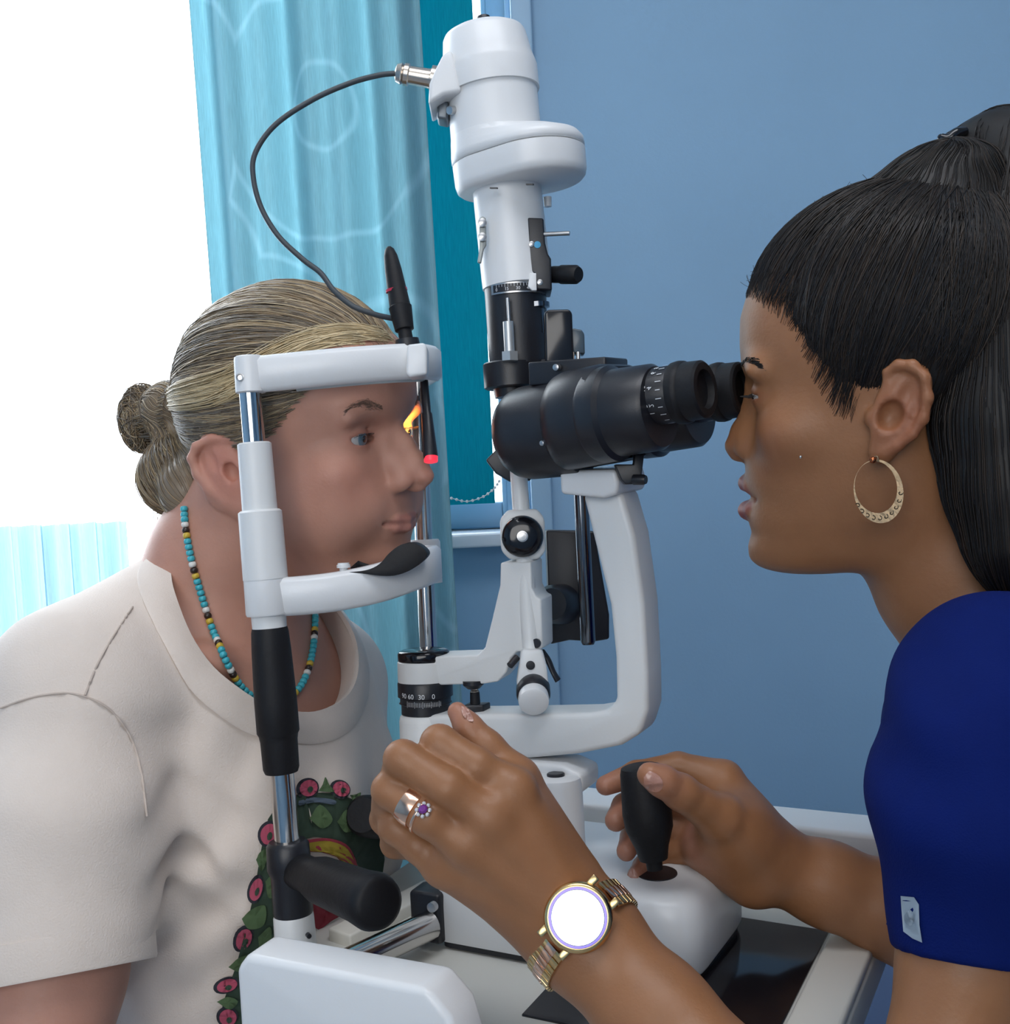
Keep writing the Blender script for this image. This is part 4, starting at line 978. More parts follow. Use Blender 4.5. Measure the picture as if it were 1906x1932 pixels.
# sleeve hem band
loft('sleeve_hem', [[sh + sa * a + (frame(sa)[1] * math.cos(t) + frame(sa)[2] * math.sin(t)) * r for t in np.linspace(0, 2 * math.pi, 65)[:-1]] for a, r in ((-.024, .0645), (-.0235, .0662), (-.001, .0664), (.001, .0655), (.001, .0625), (-.002, .0615))], M_TEE, tee, False, 50)

# ---- examiner
VD = Vol((-.10, .42, .64), (.50, .955, 1.345), .0019)
build_head(HD, DD, VD)
pchain(VD, [(1730, 900, .778, 150), (1815, 1090, .780, 150), (1890, 1240, .785, 140)], .02)
for c, ax in ((P(2010, 1390, .79), (A * .10, B * .13, Z * .075)), (P(2060, 1620, .80), (A * .10, B * .13, Z * .14))): VD.ell(c, ax, .04)
UA = [(1885, 1335, .635, 130), (1852, 1560, .605, 100), (1824, 1800, .590, 108), (1750, 2150, .575, 118), (1640, 2370, .57, 140)]
pchain(VD, [(1900, 1270, .75, 105), UA[0]], .03); pchain(VD, UA, .02)
FA = [(1640, 2370, .57, 150), (1420, 2120, .62, 128), (1238, 1918, .665, 101), (1125, 1790, .690, 91), (1103, 1764, .695, 87)]
pchain(VD, FA, .015)
# flatten the wrist into the back of the hand
meta = [((1118, 1738, .698, 50), (968, 1492, .684, 41)), ((1100, 1752, .694, 52), (925, 1543, .675, 42)), ((1085, 1766, .694, 52), (882, 1592, .677, 41)), ((1066, 1778, .698, 48), (838, 1632, .690, 37))]
for a, b in meta: pchain(VD, [a, b], .022)
pchain(VD, [(1060, 1690, .705, 55), (960, 1570, .70, 60), (890, 1600, .705, 52)], .02)
fing = [[(968, 1492, .684, 41), (900, 1447, .680, 35), (829, 1403, .687, 35), (806, 1452, .722, 30), (852, 1496, .735, 26)],
        [(925, 1543, .674, 42), (845, 1487, .668, 36), (760, 1432, .678, 35), (742, 1490, .716, 31), (800, 1530, .732, 27)],
        [(882, 1592, .676, 40), (808, 1543, .671, 35), (735, 1490, .683, 33), (728, 1545, .718, 29), (790, 1575, .735, 25)],
        [(838, 1632, .690, 36), (790, 1596, .688, 31), (746, 1560, .695, 31), (745, 1592, .722, 26), (800, 1605, .74, 22)]]
for f_ in fing: pchain(VD, f_, .0035)
pchain(VD, [(1075, 1650, .705, 56), (975, 1472, .700, 42), (917, 1410, .705, 31), (884, 1372, .708, 24), (863, 1343, .712, 19)], .006)
# extensor tendons, knuckles
for a, b in meta: pchain(VD, [(a[0] - 30, a[1] - 30, a[2] - .022, 14), (b[0], b[1], b[2] - b[3] * .62 * b[2] / F, 15)], .010)
for b in [m[1] for m in meta]: VD.ell(px(b[0], b[1], b[2] - .006), (RT * .0105, UP * .0105, FW * .0080), .010)
# far arm and hand on the joystick
FB = [(1960, 1560, .80, 120), (1800, 1790, .825, 92), (1680, 1716, .832, 84), (1560, 1668, .836, 75), (1460, 1632, .838, 68)]
pchain(VD, FB, .012)
met2 = [((1450, 1610, .835, 55), (1364, 1474, .836, 40)), ((1440, 1625, .845, 52), (1335, 1520, .85, 40)), ((1435, 1640, .85, 50), (1318, 1568, .855, 38)), ((1425, 1655, .845, 48), (1318, 1600, .845, 34))]
for a, b in met2: pchain(VD, [a, b], .012)
pchain(VD, [(1420, 1660, .825, 48), (1335, 1605, .832, 40)], .012)
for f_ in ([(1364, 1474, .836, 40), (1280, 1446, .842, 27), (1200, 1460, .842, 24), (1143, 1482, .832, 19)],
           [(1335, 1520, .85, 38), (1235, 1500, .86, 27), (1180, 1522, .845, 25), (1162, 1548, .830, 21)],
           [(1318, 1568, .855, 36), (1240, 1560, .86, 25), (1194, 1580, .845, 23), (1182, 1606, .830, 19)],
           [(1318, 1600, .845, 32), (1250, 1612, .855, 21), (1214, 1634, .842, 19), (1198, 1652, .828, 15)]): pchain(VD, f_, .003)
pchain(VD, [(1432, 1612, .828, 46), (1390, 1575, .812, 45), (1356, 1542, .792, 40)], .03)
pchain(VD, [(1356, 1542, .792, 41), (1284, 1494, .772, 32), (1250, 1474, .764, 28), (1226, 1462, .761, 24)], .006)
Vv, Qv = nets(VD)
print('examiner verts', len(Vv))
doctor = empty('person', (Vv[:, 0].mean(), .72, Vv[:, 2].min()), 'dark haired examiner in royal blue scrubs looking into the eyepieces', 'person')
M_SKIND = mat('brown_skin', (.3, .14, .08), .45, bump=.10, bscale=420, var=.06, vscale=60, attr='col', sss=.10, spec=.45)
cd_ = skin_cols(HD, DD, Vv, (.305, .136, .060), (.27, .06, .06), (.30, .10, .05), .8)
def tint(cols, V, c, r, col, w=.6):
    k = w * np.exp(-np.sum((V - c) ** 2, 1) / r ** 2)[:, None]; cols[:] = cols * (1 - k) + np.array(col) * k
for q_ in ((1143, 1482, .832), (1162, 1548, .83), (1182, 1606, .83), (1198, 1652, .828), (1300, 1560, .83), (1330, 1600, .82), (1240, 1470, .765), (866, 1345, .712)): tint(cd_, Vv, px(*q_), .016, (.44, .20, .15))
big_mesh('body', Vv, Qv, M_SKIND, doctor, cd_)
# scrub top
VB = Vol((.10, .40, .655), (.56, .98, 1.10), .0026)
for c, ax in ((P(2005, 1370, .80), (A * .115, B * .15, Z * .085)), (P(2050, 1600, .81), (A * .12, B * .15, Z * .17)), (P(2075, 1850, .81), (A * .12, B * .15, Z * .15))): VB.ell(c, ax, .05)
pchain(VB, [(1930, 1225, .78, 130), (1885, 1300, .635, 172)], .03)
SD = [(1880, 1310, .622, 170), (1862, 1450, .605, 190), (1852, 1600, .595, 170), (1832, 1850, .588, 138)]
pchain(VB, SD, .025)
q, X, Y, Zz = VB.sl(VB.lo, VB.lo + VB.n * VB.h)
VB.d[q] += (fold(P(1730, 1320, .57), unit(A * .6 + Z * .8), .05, B, .0022, .06)(X, Y, Zz) + fold(P(1720, 1480, .57), unit(A * .2 + Z), .07, B, .003, .10)(X, Y, Zz)).astype(np.float32)
da = unit(px(*SD[3]) - px(*SD[2])); dh = P(1834, 1808, .586); 
vw_ = unit(ray(1830, 1790)); da = unit(unit(da - vw_ * (da @ vw_) * .55) + RT * .06)
def cut_sleeve2(X, Y, Zz):
    a = (X - dh[0]) * da[0] + (Y - dh[1]) * da[1] + (Zz - dh[2]) * da[2]
    r = np.sqrt(np.maximum((X - dh[0]) ** 2 + (Y - dh[1]) ** 2 + (Zz - dh[2]) ** 2 - a * a, 0))
    return np.maximum(-a, r - .075)
VB.op(cut_sleeve2, dh - .13, dh + .13, .0015, '-')
dn = P(1835, 1120, .78); dnx = unit(-A * .35 + Z * .9)
def neck_hole2(X, Y, Zz):
    a = (X - dn[0]) * dnx[0] + (Y - dn[1]) * dnx[1] + (Zz - dn[2]) * dnx[2]
    r = np.sqrt(np.maximum((X - dn[0]) ** 2 + (Y - dn[1]) ** 2 + (Zz - dn[2]) ** 2 - a * a, 0))
    return np.maximum(r - .066, -(a + .10))
VB.op(neck_hole2, dn - .18, dn + .18, .003, '-')
Vt, Qt = nets(VB)
M_SCRUB = mat('royal_blue_cotton', (.0012, .009, .095), .85, bump=.2, bscale=900, var=.05, vscale=40, spec=.12)
scrub = big_mesh('scrub_top', Vt, Qt, M_SCRUB, doctor, label='royal blue scrub top')
# ---------------------------------------------------------------- eyes, brows, hair
nets_cache = {id(VP): nets(VP)[0], id(VD): nets(VD)[0]}
for H, D, par, ir in ((HP, DP, patient, (.10, .16, .20)), (HD, DD, doctor, (.05, .025, .012))):
    for s in (-1, 1): eyeball(H, D, s, H.f * 1 - H.u * (.02 if par is patient else .25), par, ir)
RS = np.random.RandomState(7)
M_HAIRB = mat('blonde_hair', (.4, .3, .2), .38, attr='col', spec=.5)
M_HAIRD = mat('black_hair', (.012, .010, .010), .5, attr='col', spec=.35)
def loc1(H, p): q = (np.asarray(p) - H.O) * 100; return np.array([q @ H.f, q @ H.l, q @ H.u])
def on_ell(c, R, d, off): return c + R * d * (1 + off)
def slerp(a, b, t):
    w = math.acos(np.clip(a @ b, -1, 1)); 
    if w < 1e-4: return np.tile(a, (len(t), 1))
    return (np.sin((1 - t) * w)[:, None] * a + np.sin(t * w)[:, None] * b) / math.sin(w)
def cap_mesh(H, name, cran, grow, line, extra, m, parent, col, h=.0028):
    """hair mass: the skull grown outward and trimmed at the hairline"""
    c = np.array(cran[:3]); R = np.array(cran[3:]) + grow
    cs = np.array([H.w(x, y, z) for x in (-19, 13) for y in (-10, 10) for z in (-12, 19)])
    v = Vol(cs.min(0), cs.max(0), h)
    rg = v.sl(cs.min(0), cs.max(0))
    lz, lx = np.array(sorted(line)).T
    q_, X, Y, Zz = rg; x, y, z = H.loc(X, Y, Zz); dl = x - np.interp(z - .05 * np.abs(y), lz, lx)
    v.d[q_] = f_ell(H.w(*c), H.E(*c, *R)[1])(X, Y, Zz) + (np.clip(1 + dl / 1.8, 0, 3) ** 1.5) * (grow + .25) * .01
    del x, y, z, dl
    for e in extra: v.ell(*H.E(*e[:6]), k=e[6] * .01)
    V, Q = nets(v)
    return big_mesh(name, V, Q, m, parent, np.tile(np.array(col), (len(V), 1))), v
def flow(H, cran, grow, starts, end, n, cols, wob=.012, pts=18, lift=.0, bow=.10, bow0=0., mid=None):
    c = np.array(cran[:3]); R = np.array(cran[3:]) + grow; S = np.array(starts, float)
    e = unit((np.array(end) - c) / R); P_, C_ = [], []
    t = np.linspace(0, 1, pts); k = len(S) - 1
    for i in range(n):
        u = RS.rand() * k; j = int(u); s0 = S[j] + (S[j + 1] - S[j]) * (u - j) + RS.randn(3) * .22 - np.array([.9, 0, -.5]) * abs(RS.randn()) * .5
        d0 = unit((s0 - c) / R); d = slerp(d0, unit(e + RS.randn(3) * .05), t)
        if mid is not None:
            m_ = unit((np.array(mid) + RS.randn(3) * .55 - c) / R); d = spline([d0, unit(d0 * .45 + m_ * .55 + np.array([.05, -.02, .10])), m_, unit(m_ * .4 + e * .6), e], pts); d /= np.linalg.norm(d, axis=1)[:, None]
        b = RS.randn() * bow + bow0; side = np.cross(d0, e); d = d + side * (b * np.sin(t * math.pi))[:, None]; d /= np.linalg.norm(d, axis=1)[:, None]
        off = (abs(RS.randn()) * wob + lift * RS.rand()) * np.sin(np.clip(t * 1.05 + .06, 0, 1) * math.pi) ** .6 + RS.randn() * .003 - .035 * np.exp(-t * 16)
        q = c + R * d * (1 + off)[:, None]
        P_.append(H.O + (q[:, :1] * H.f + q[:, 1:2] * H.l + q[:, 2:] * H.u) * .01)
        C_.append(cols[RS.randint(len(cols))] * (.8 + .4 * RS.rand()))
    return P_, C_
def mirror(S): return [(a, -b, c) for a, b, c in S]
# patient: hair drawn back into a knot
BUN = np.array([HP.px(270, 790, 0)[0], 0, HP.px(270, 790, 0)[1]]); ROOT = HP.px(322, 775, 0); NAPE = HP.px(350, 898, -1)
lineP = [(-9, -7), (-6.5, -4.2), (-4, -3.3), (-1.5, -2.6), (.6, .4), (2, 2.3), (4, 4.2), (6, 6.8), (7.6, 9.0), (8.4, 12), (14, 14)]
blond = np.array([(.40, .29, .17), (.30, .215, .13), (.20, .15, .10), (.46, .36, .23), (.24, .20, .16), (.15, .115, .08)])
hairP, vh = cap_mesh(HP, 'hair', DP['cran'], .55, lineP, [(ROOT[0], 0, ROOT[1], 2.4, 2.6, 2.6, 1.4), (BUN[0], 0, BUN[2], 1.6, 2.0, 2.6, 1.2), (NAPE[0], -.3, NAPE[1], 3.6, 4.9, 3.7, 2.2), (NAPE[0] + 3.2, -4.0, NAPE[1] - .8, 2.4, 2.6, 2.8, 1.6), (NAPE[0] + 3.2, 4.0, NAPE[1] - .8, 2.4, 2.6, 2.8, 1.6)], M_HAIRB, patient, (.20, .15, .10))
sideP = [(9.2, 0, 8.9), (8.4, -3.4, 8.2), (6.6, -5.9, 6.2), (4.6, -6.9, 4.2), (2.8, -7.2, 2.4), (1.0, -7.3, .9), (-2.0, -7.3, 0), (-2.8, -7.0, -2.5)]
napeP = [(-2.8, -7.0, -2.5), (-3.8, -6.2, -5), (-5.2, -4.5, -6.6), (-6.8, 0, -7.2)]
root = (ROOT[0] - 1.2, 0, ROOT[1])
pp, cc = flow(HP, DP['cran'], .75, sideP, root, 1700, blond, .010)
p2, c2 = flow(HP, DP['cran'], .75, mirror(sideP), root, 500, blond, .010); pp += p2; cc += c2
p2, c2 = flow(HP, DP['cran'], .7, napeP, (root[0], 0, root[2] - 1.2), 300, blond * .8, .02); pp += p2; cc += c2
NE = (NAPE[0], -.3, NAPE[1], 3.6, 4.9, 3.7)
p2, c2 = flow(HP, NE, .12, [(NAPE[0] + 3, -4.2, NAPE[1] + 2), (NAPE[0] + 3, -4.6, NAPE[1] - .5), (NAPE[0] + 2, -4, NAPE[1] - 3), (NAPE[0] - 1, -2, NAPE[1] - 3.6), (NAPE[0] - 2, 1, NAPE[1] - 3)], (NAPE[0] - 2.2, 0, NAPE[1] + 3.4), 420, blond * .85, .03, bow=.2); pp += p2; cc += c2
# light swept wave from the brow across the temple
p2, c2 = flow(HP, DP['cran'], .9, [(9.3, 2.4, 8.9), (9.2, 0, 9.0), (8.7, -2.4, 8.6)], root, 170, np.array([(.62, .48, .28), (.50, .38, .21), (.70, .57, .36)]), .010, lift=.03, bow=.03, mid=(-.5, -7.4, 5.6)); pp += p2; cc += c2
strands('hair_strands', pp, RS.uniform(.00025, .0006, len(pp)), M_HAIRB, hairP, cc)
# fine hair combed over the whole mass toward the knot
Vh = nets(vh)[0]; hl = np.stack(HP.loc(Vh[:, 0], Vh[:, 1], Vh[:, 2]), 1); near = (Vh - CAM) @ FW < 1.05
sd = Vh[near & (hl[:, 0] > BUN[0] + 1.2)]; sd = sd[RS.randint(0, len(sd), 4800)]; tgt = HP.w(root[0] - .8, 0, root[2])
pc = comb(vh, sd, lambda p, k: (tgt - p) + .010 * np.sin(p[:, [2, 0, 1]] * 260), 12, RS.uniform(.002, .0055, 4800), RS.uniform(.0003, .0010, 4800))
strands('combed_hair', pc, RS.uniform(.00018, .0004, 4800), M_HAIRB, hairP, blond[RS.randint(0, 6, 4800)] * RS.uniform(.75, 1.15, (4800, 1)))
sd = Vh[near & (hl[:, 0] <= BUN[0] + 2.2)]; sd = sd[RS.randint(0, len(sd), 1600)]; bw = HP.w(*BUN)
pc = comb(vh, sd, lambda p, k: np.cross(p - bw, HP.l + .35 * HP.u) + .004 * np.sin(p * 300), 12, RS.uniform(.0015, .004, 1600), RS.uniform(.0003, .0014, 1600))
strands('combed_hair', pc, RS.uniform(.00018, .0004, 1600), M_HAIRB, hairP, blond[RS.randint(0, 6, 1600)] * RS.uniform(.7, 1.1, (1600, 1)))
# soft hairline at the temple, growing from the skin
def hairline_fuzz(H, vol, line, tail, n, name, m, parent, cols, zr, yr, band=(-.9, .6), step=(.001, .0026), rad=(.00009, .00018)):
    V = nets_cache[id(vol)]; x, y, z = H.loc(V[:, 0], V[:, 1], V[:, 2]); lz, lx = np.array(sorted(line)).T
    dl = x - np.interp(z - .05 * np.abs(y), lz, lx); ok = (dl > band[0]) & (dl < band[1]) & (z > zr[0]) & (z < zr[1]) & (np.abs(y) > yr) & (np.abs(y) < 7.2) & ~((x < 2.2) & (z < 3.4))
    S = V[ok]; w_ = np.exp(-((dl[ok] - band[0]) / (band[1] - band[0])) * 1.6); w_ /= w_.sum(); S = S[RS.choice(len(S), n, p=w_)]; t_ = H.w(*tail)
    pc = comb(vol, S, lambda p, k: (t_ - p) + .025 * np.sin(p[:, [1, 2, 0]] * 330 + k * .25), 10, RS.uniform(*step, n), RS.uniform(.0002, .0010, n), .00008)
    return strands(name, pc, RS.uniform(*rad, n), m, parent, cols[RS.randint(0, len(cols), n)])
hairline_fuzz(HP, VP, lineP, root, 500, 'hairline_hair', M_HAIRB, hairP, blond, (1.0, 9.5), 0)
# knot: strands wound around the bun, and loose hairs at the nape
pp, cc = [], []
BR = np.array([1.85, 2.2, 2.9])
for i in range(520):                                   # hair wound around the knot
    ax_ = unit(np.array([.15, 1.0, .1]) + RS.randn(3) * .45); _, e1_, e2_ = frame(ax_); h_ = RS.uniform(-.85, .85); t = RS.rand() * 6.28 + np.linspace(0, RS.uniform(1.2, 3.4), 16)
    d = (np.cos(t)[:, None] * e1_ + np.sin(t)[:, None] * e2_) * math.sqrt(1 - h_ * h_) + ax_ * h_
    q = np.array([BUN[0], 0, BUN[2]]) + d * BR * (.93 + .12 * RS.rand() + .05 * np.sin(t * 2 + i)[:, None])
    pp.append(HP.O + (q[:, :1] * HP.f + q[:, 1:2] * HP.l + q[:, 2:] * HP.u) * .01); cc.append(blond[RS.randint(6)] * .85)
for i in range(160):                                   # lengths running from the head into the knot
    a0 = RS.rand() * 6.28; q0 = np.array([ROOT[0] + 1.6, 2.7 * math.cos(a0), ROOT[1] + 2.7 * math.sin(a0)]); a1 = a0 + RS.randn() * .5; q1 = np.array([BUN[0] + .3, 2.0 * math.cos(a1), BUN[2] + 2.3 * math.sin(a1)])
    t = np.linspace(0, 1, 16)[:, None]; q = q0 * (1 - t) + q1 * t + np.array([0, 0, .1]) * np.sin(t * 3.1) * RS.randn()
    pp.append(HP.O + (q[:, :1] * HP.f + q[:, 1:2] * HP.l + q[:, 2:] * HP.u) * .01); cc.append(blond[RS.randint(6)] * .8)
strands('bun_strands', pp, RS.uniform(.0003, .0006, len(pp)), M_HAIRB, hairP, cc)
pp, cc = [], []
for i in range(90):
    x, y, z = NAPE[0] + RS.uniform(-1.2, 4), RS.uniform(-4.5, 3), NAPE[1] + RS.uniform(-1, 2)
    t = np.linspace(0, 1, 12); cu = RS.uniform(-1.6, .8); dn = RS.uniform(1.5, 4.2)
    q = np.c_[x - 1.6 + cu * np.sin(t * 3.0), y + .5 * np.sin(t * 2 + i), z - dn * t]
    pp.append(HP.O + (q[:, :1] * HP.f + q[:, 1:2] * HP.l + q[:, 2:] * HP.u) * .01); cc.append(blond[RS.randint(6)])
strands('loose_hair', pp, np.full(len(pp), .00028), M_HAIRB, hairP, cc)

# examiner: hair pulled up into a high pony tail
def lq(x, y, lat): a, b = HD.px(x, y, lat); return (a, lat, b)
TAIL = lq(1806, 285, 0)
lineD = [(-12, -9), (-8, -6.5), (-4, -4.6), (-2.2, -3.0), (-1.4, 2.0), (-.4, 3.6), (1.5, 4.6), (3.0, 5.0), (5.0, 5.9), (6.4, 7.1), (7.5, 8.4), (8.2, 10.4), (14, 14)]
dark = np.array([(.010, .009, .009), (.016, .013, .012), (.030, .021, .016), (.008, .008, .010)])
hairD, vd = cap_mesh(HD, 'hair', DD['cran'], .55, lineD, [(TAIL[0] + .6, 0, TAIL[2] - 1.6, 3.6, 2.8, 2.4, 2.2), (-7.5, 0, -2.5, 4.0, 5.2, 4.5, 2.0)], M_HAIRD, doctor, (.010, .009, .009))
sideD = [(8.6, 0, 8.4), (8.0, 2.8, 7.7), (6.6, 4.9, 6.4), (5.0, 6.0, 4.9), (4.3, 6.5, 3.2), (3.8, 6.7, 1.4), (2.8, 6.9, -.2), (1.6, 7.0, .6), (.2, 7.3, 3.0), (-2.4, 7.4, 2.6), (-3.8, 7.2, 0), (-4.6, 6.6, -3), (-6, 5.4, -6.5), (-7.5, 3.0, -8.5)]
pp, cc = flow(HD, DD['cran'], .65, sideD, TAIL, 1900, dark, .008, bow=.07)
p2, c2 = flow(HD, DD['cran'], .65, mirror(sideD), TAIL, 500, dark, .008, bow=.07); pp += p2; cc += c2
strands('hair_strands', pp, RS.uniform(.00022, .0005, len(pp)), M_HAIRD, hairD, cc)
pp, cc = [], []
for i in range(900):                                   # baby hairs along the hairline
    u = RS.rand() * 7.6; j = int(u); S = np.array(sideD); s0 = S[j] + (S[j + 1] - S[j]) * (u - j)
    c = np.array(DD['cran'][:3]); R = np.array(DD['cran'][3:]) + .25
    d0 = unit((s0 - c) / R); f_ = unit(np.array([.45, 0, -.6]) + RS.randn(3) * .4); t = np.linspace(0, 1, 7); s0 = s0 + np.array([-.5, 0, .3]) * RS.rand()
    d0 = unit((s0 - c) / R); ln = RS.uniform(.3, 1.5); d = d0 + (f_ / R) * (t * ln)[:, None] * 1.0; d /= np.linalg.norm(d, axis=1)[:, None]
    q = c + R * d * (1 + .012 * t[:, None] * RS.rand()); q[:, 2] += .25 * np.sin(t * 3) * RS.randn() * .4
    pp.append(HD.O + (q[:, :1] * HD.f + q[:, 1:2] * HD.l + q[:, 2:] * HD.u) * .01); cc.append(dark[1])
for i in range(70):                                    # fine flyaway hairs above the forehead and crown
    u = RS.rand(); S = np.array([(8.4, 0, 8.6), (4, 0, 12.9), (-1, 0, 14.5)]); j = min(int(u * 2), 1); s0 = S[j] + (S[j + 1] - S[j]) * (u * 2 - j)
    t = np.linspace(0, 1, 8); n0 = unit(s0 - np.array(DD['cran'][:3])); tg = unit(np.array([-n0[2], 0, n0[0]]))
    q = s0 + n0 * (t * RS.uniform(.2, .9))[:, None] + tg * (t ** 1.5 * RS.uniform(-.4, 1.6))[:, None] + np.array([0, RS.randn() * 1.5, 0])
    pp.append([HD.w(*a) for a in q][:7]); cc.append(dark[1])
strands('loose_hair', [np.asarray(p) for p in pp], np.full(len(pp), .00016), M_HAIRD, hairD, cc)
hairline_fuzz(HD, VD, lineD, TAIL, 2200, 'hairline_hair', M_HAIRD, hairD, dark, (-2.0, 9.2), 0, (-2.2, -.25), (.0010, .0032), (.00009, .0002))
Vh = nets(vd)[0]; sd = Vh[((Vh - CAM) @ FW < .80)]; sd = sd[RS.randint(0, len(sd), 2600)]; tgt = HD.w(*TAIL)
pc = comb(vd, sd, lambda p, k: (tgt - p) + .006 * np.sin(p[:, [2, 0, 1]] * 260), 12, RS.uniform(.002, .0055, 2600), RS.uniform(.0003, .0009, 2600))
strands('combed_hair', pc, RS.uniform(.00018, .00038, 2600), M_HAIRD, hairD, dark[RS.randint(0, 4, 2600)])
# pony tail: a falling sheaf with its own strands
TP = [(1790, 340, .775, 60), (1838, 305, .77, 56), (1885, 290, .765, 66), (1930, 325, .755, 104), (1908, 480, .74, 128), (1894, 650, .725, 130), (1890, 800, .712, 122), (1902, 930, .705, 100), (1914, 1040, .70, 72), (1920, 1110, .70, 34)]
vt = Vol(P(2080, 1200, .62) - .05, P(1700, 130, .98) + .05, .003) if False else Vol((.18, .60, .96), (.50, .90, 1.43), .003)
pchain(vt, TP, .018)
V, Q = nets(vt); big_mesh('pony_tail', V, Q, M_HAIRD, hairD, np.tile(np.array((.008, .007, .007)), (len(V), 1)))
sd = V[RS.randint(0, len(V), 2200)]
pc = comb(vt, sd, lambda p, k: np.where((p[:, 2] > 1.345)[:, None], A * .9 + Z * .15, -Z + .06 * np.sin(p[:, [1, 0, 0]] * 60)), 14, RS.uniform(.003, .007, 2200), RS.uniform(.0004, .0016, 2200))
strands('pony_hair', pc, RS.uniform(.00022, .00045, 2200), M_HAIRD, hairD, dark[RS.randint(0, 4, 2200)])
# eyebrows and lashes
def brow(H, vol, pts_px, n, ln, parent, col, rad, sgn, up=.3, thick=.13):
    base = []
    for x, y in pts_px:
        h_ = march(vol, x, y); base.append(loc1(H, h_ if h_ is not None else P(x, y, .9)))
    base = spline(base, 40)
    for s in (1, -1):
        pp = []
        for i in range(n):
            k = RS.randint(0, 38); b = base[k].copy(); tg = unit(base[min(k + 3, 39)] - base[max(k - 3, 0)])
            b += np.array([.0, 0, 1]) * RS.randn() * thick * (1 - .5 * abs(k / 19.5 - 1)); t = np.linspace(0, 1, 6)
            q = b + tg * (t * ln * RS.uniform(.6, 1.2))[:, None] + np.array([0, 0, up * ln])[None, :] * (t * RS.uniform(.1, 1))[:, None] + np.array([.05, 0, 0]) * np.sin(t * 3)[:, None]
            q = q * np.array([1, s, 1]); pp.append(H.O + (q[:, :1] * H.f + q[:, 1:2] * H.l + q[:, 2:] * H.u) * .01)
        strands('eyebrow', pp, np.full(len(pp), rad), mat('brow_%.3f' % col[0], col, .6, attr='col'), parent, [np.array(col)] * len(pp))
brow(HP, VP, [(722, 768), (700, 763), (678, 765), (650, 778)], 340, .32, patient, (.19, .12, .09), .00012, -1, .12, .21)
brow(HD, VD, [(1399, 690), (1410, 682), (1424, 685), (1440, 694)], 130, .5, doctor, (.012, .009, .008), .00030, 1)
def lashes(H, D, parent, n, ln, col, droop):
    for s in (-1, 1):
        pp = []
        for i in range(n):
            u = RS.uniform(-1, 1); c = np.array(D['eye']) * np.array([1, s, 1]); w_, h_ = D['slit']
            a = u * .85; b = np.array([c[0] + 1.34 * math.cos(a) * .98, c[1] + 1.34 * math.sin(a), c[2] + h_ * math.sqrt(max(0, 1 - u * u)) * .9])
            d = unit(np.array([math.cos(a), math.sin(a), -droop])); t = np.linspace(0, 1, 5)
            q = b + d * (t * ln)[:, None] + np.array([0, 0, .35 * ln]) * (t ** 2)[:, None]
            pp.append(H.O + (q[:, :1] * H.f + q[:, 1:2] * H.l + q[:, 2:] * H.u) * .01)
        strands('eyelash', pp, np.full(len(pp), .00014), mat('lash', col, .6, attr='col'), parent, [np.array(col)] * len(pp))
lashes(HP, DP, patient, 30, .45, (.05, .035, .03), .1)
lashes(HD, DD, doctor, 45, .75, (.008, .006, .006), .5)
# ---------------------------------------------------------------- slit beam: the lamp's warm light on the patient's far eye
be = bpy.data.lights.new('slit_beam', 'SPOT'); be.energy = 5.0; be.color = (1.0, .38, .06); be.spot_size = math.radians(24); be.spot_blend = 1.0; be.shadow_soft_size = .008
bo = bpy.data.objects.new('slit_beam', be); COL.objects.link(bo); bs = P(925, 850, .918); bo.location = Vector(bs)
bt_ = HP.w(8.4, 3.0, 2.3); bo.rotation_euler = Vector(bt_ - bs).to_track_quat('-Z', 'Y').to_euler()

# ---------------------------------------------------------------- decals that lie on curved surfaces
def decal(name, vol, poly, m, parent, lift=.0006, rings=5, n=44, d0=.5, d1=1.25, thick=.0, label=None):
    """closed outline in pixels laid on a volume's surface, with real thickness"""
    poly = np.array(poly, float); c = poly.mean(0); o = spline(np.vstack([poly, poly[:1]]), n + 1)[:-1] if n else poly
    V, Fc = [], []
    def drop(x, y):
        h_ = march(vol, x, y, d0, d1, .002)
        if h_ is None: return None
        return h_ + grad(vol, h_) * lift
    c3 = drop(*c); 
    if c3 is None: return None
    V.append(c3); m_ = len(o)
    for r in range(1, rings + 1):
        for p in o:
            q = drop(*(c + (p - c) * r / rings)); V.append(q if q is not None else V[-1])
    for j in range(m_): Fc.append((0, 1 + j, 1 + (j + 1) % m_))
    for r in range(rings - 1):
        for j in range(m_):
            a = 1 + r * m_; k = (j + 1) % m_; Fc.append((a + j, a + m_ + j, a + m_ + k, a + k))
    return mesh(name, V, Fc, m, parent, 180, label)
PINK = mat('print_pink', (.42, .07, .12), .85); DKG = mat('print_green', (.03, .055, .035), .85); LEAF = mat('print_leaf', (.07, .12, .05), .85)
YEL = mat('print_yellow', (.30, .22, .02), .85); RED = mat('print_red', (.28, .03, .05), .85); INK = mat('print_ink', (.025, .025, .035), .85); SLATE = mat('print_slate', (.08, .11, .15), .85)
pr_n = 'shirt_print'
def elp(x, y, a, b, rot=0, n=14):
    t = np.linspace(0, 2 * math.pi, n + 1)[:-1]; c, s = math.cos(rot), math.sin(rot)
    return [(x + a * math.cos(q) * c - b * math.sin(q) * s, y + a * math.cos(q) * s + b * math.sin(q) * c) for q in t]
def dec(poly, m, lift, **k): return decal(pr_n, VS, poly, m, tee, lift * 2.2 + .0008, d0=.84, d1=1.2, **k)
band_ = [(505, 1545), (530, 1506), (575, 1496), (630, 1498), (680, 1515), (712, 1560), (722, 1620), (712, 1690), (690, 1740)]
inner = [(668, 1700), (676, 1640), (660, 1605), (625, 1582), (575, 1578), (552, 1600), (535, 1680), (520, 1750), (490, 1830), (472, 1900), (470, 1960)]
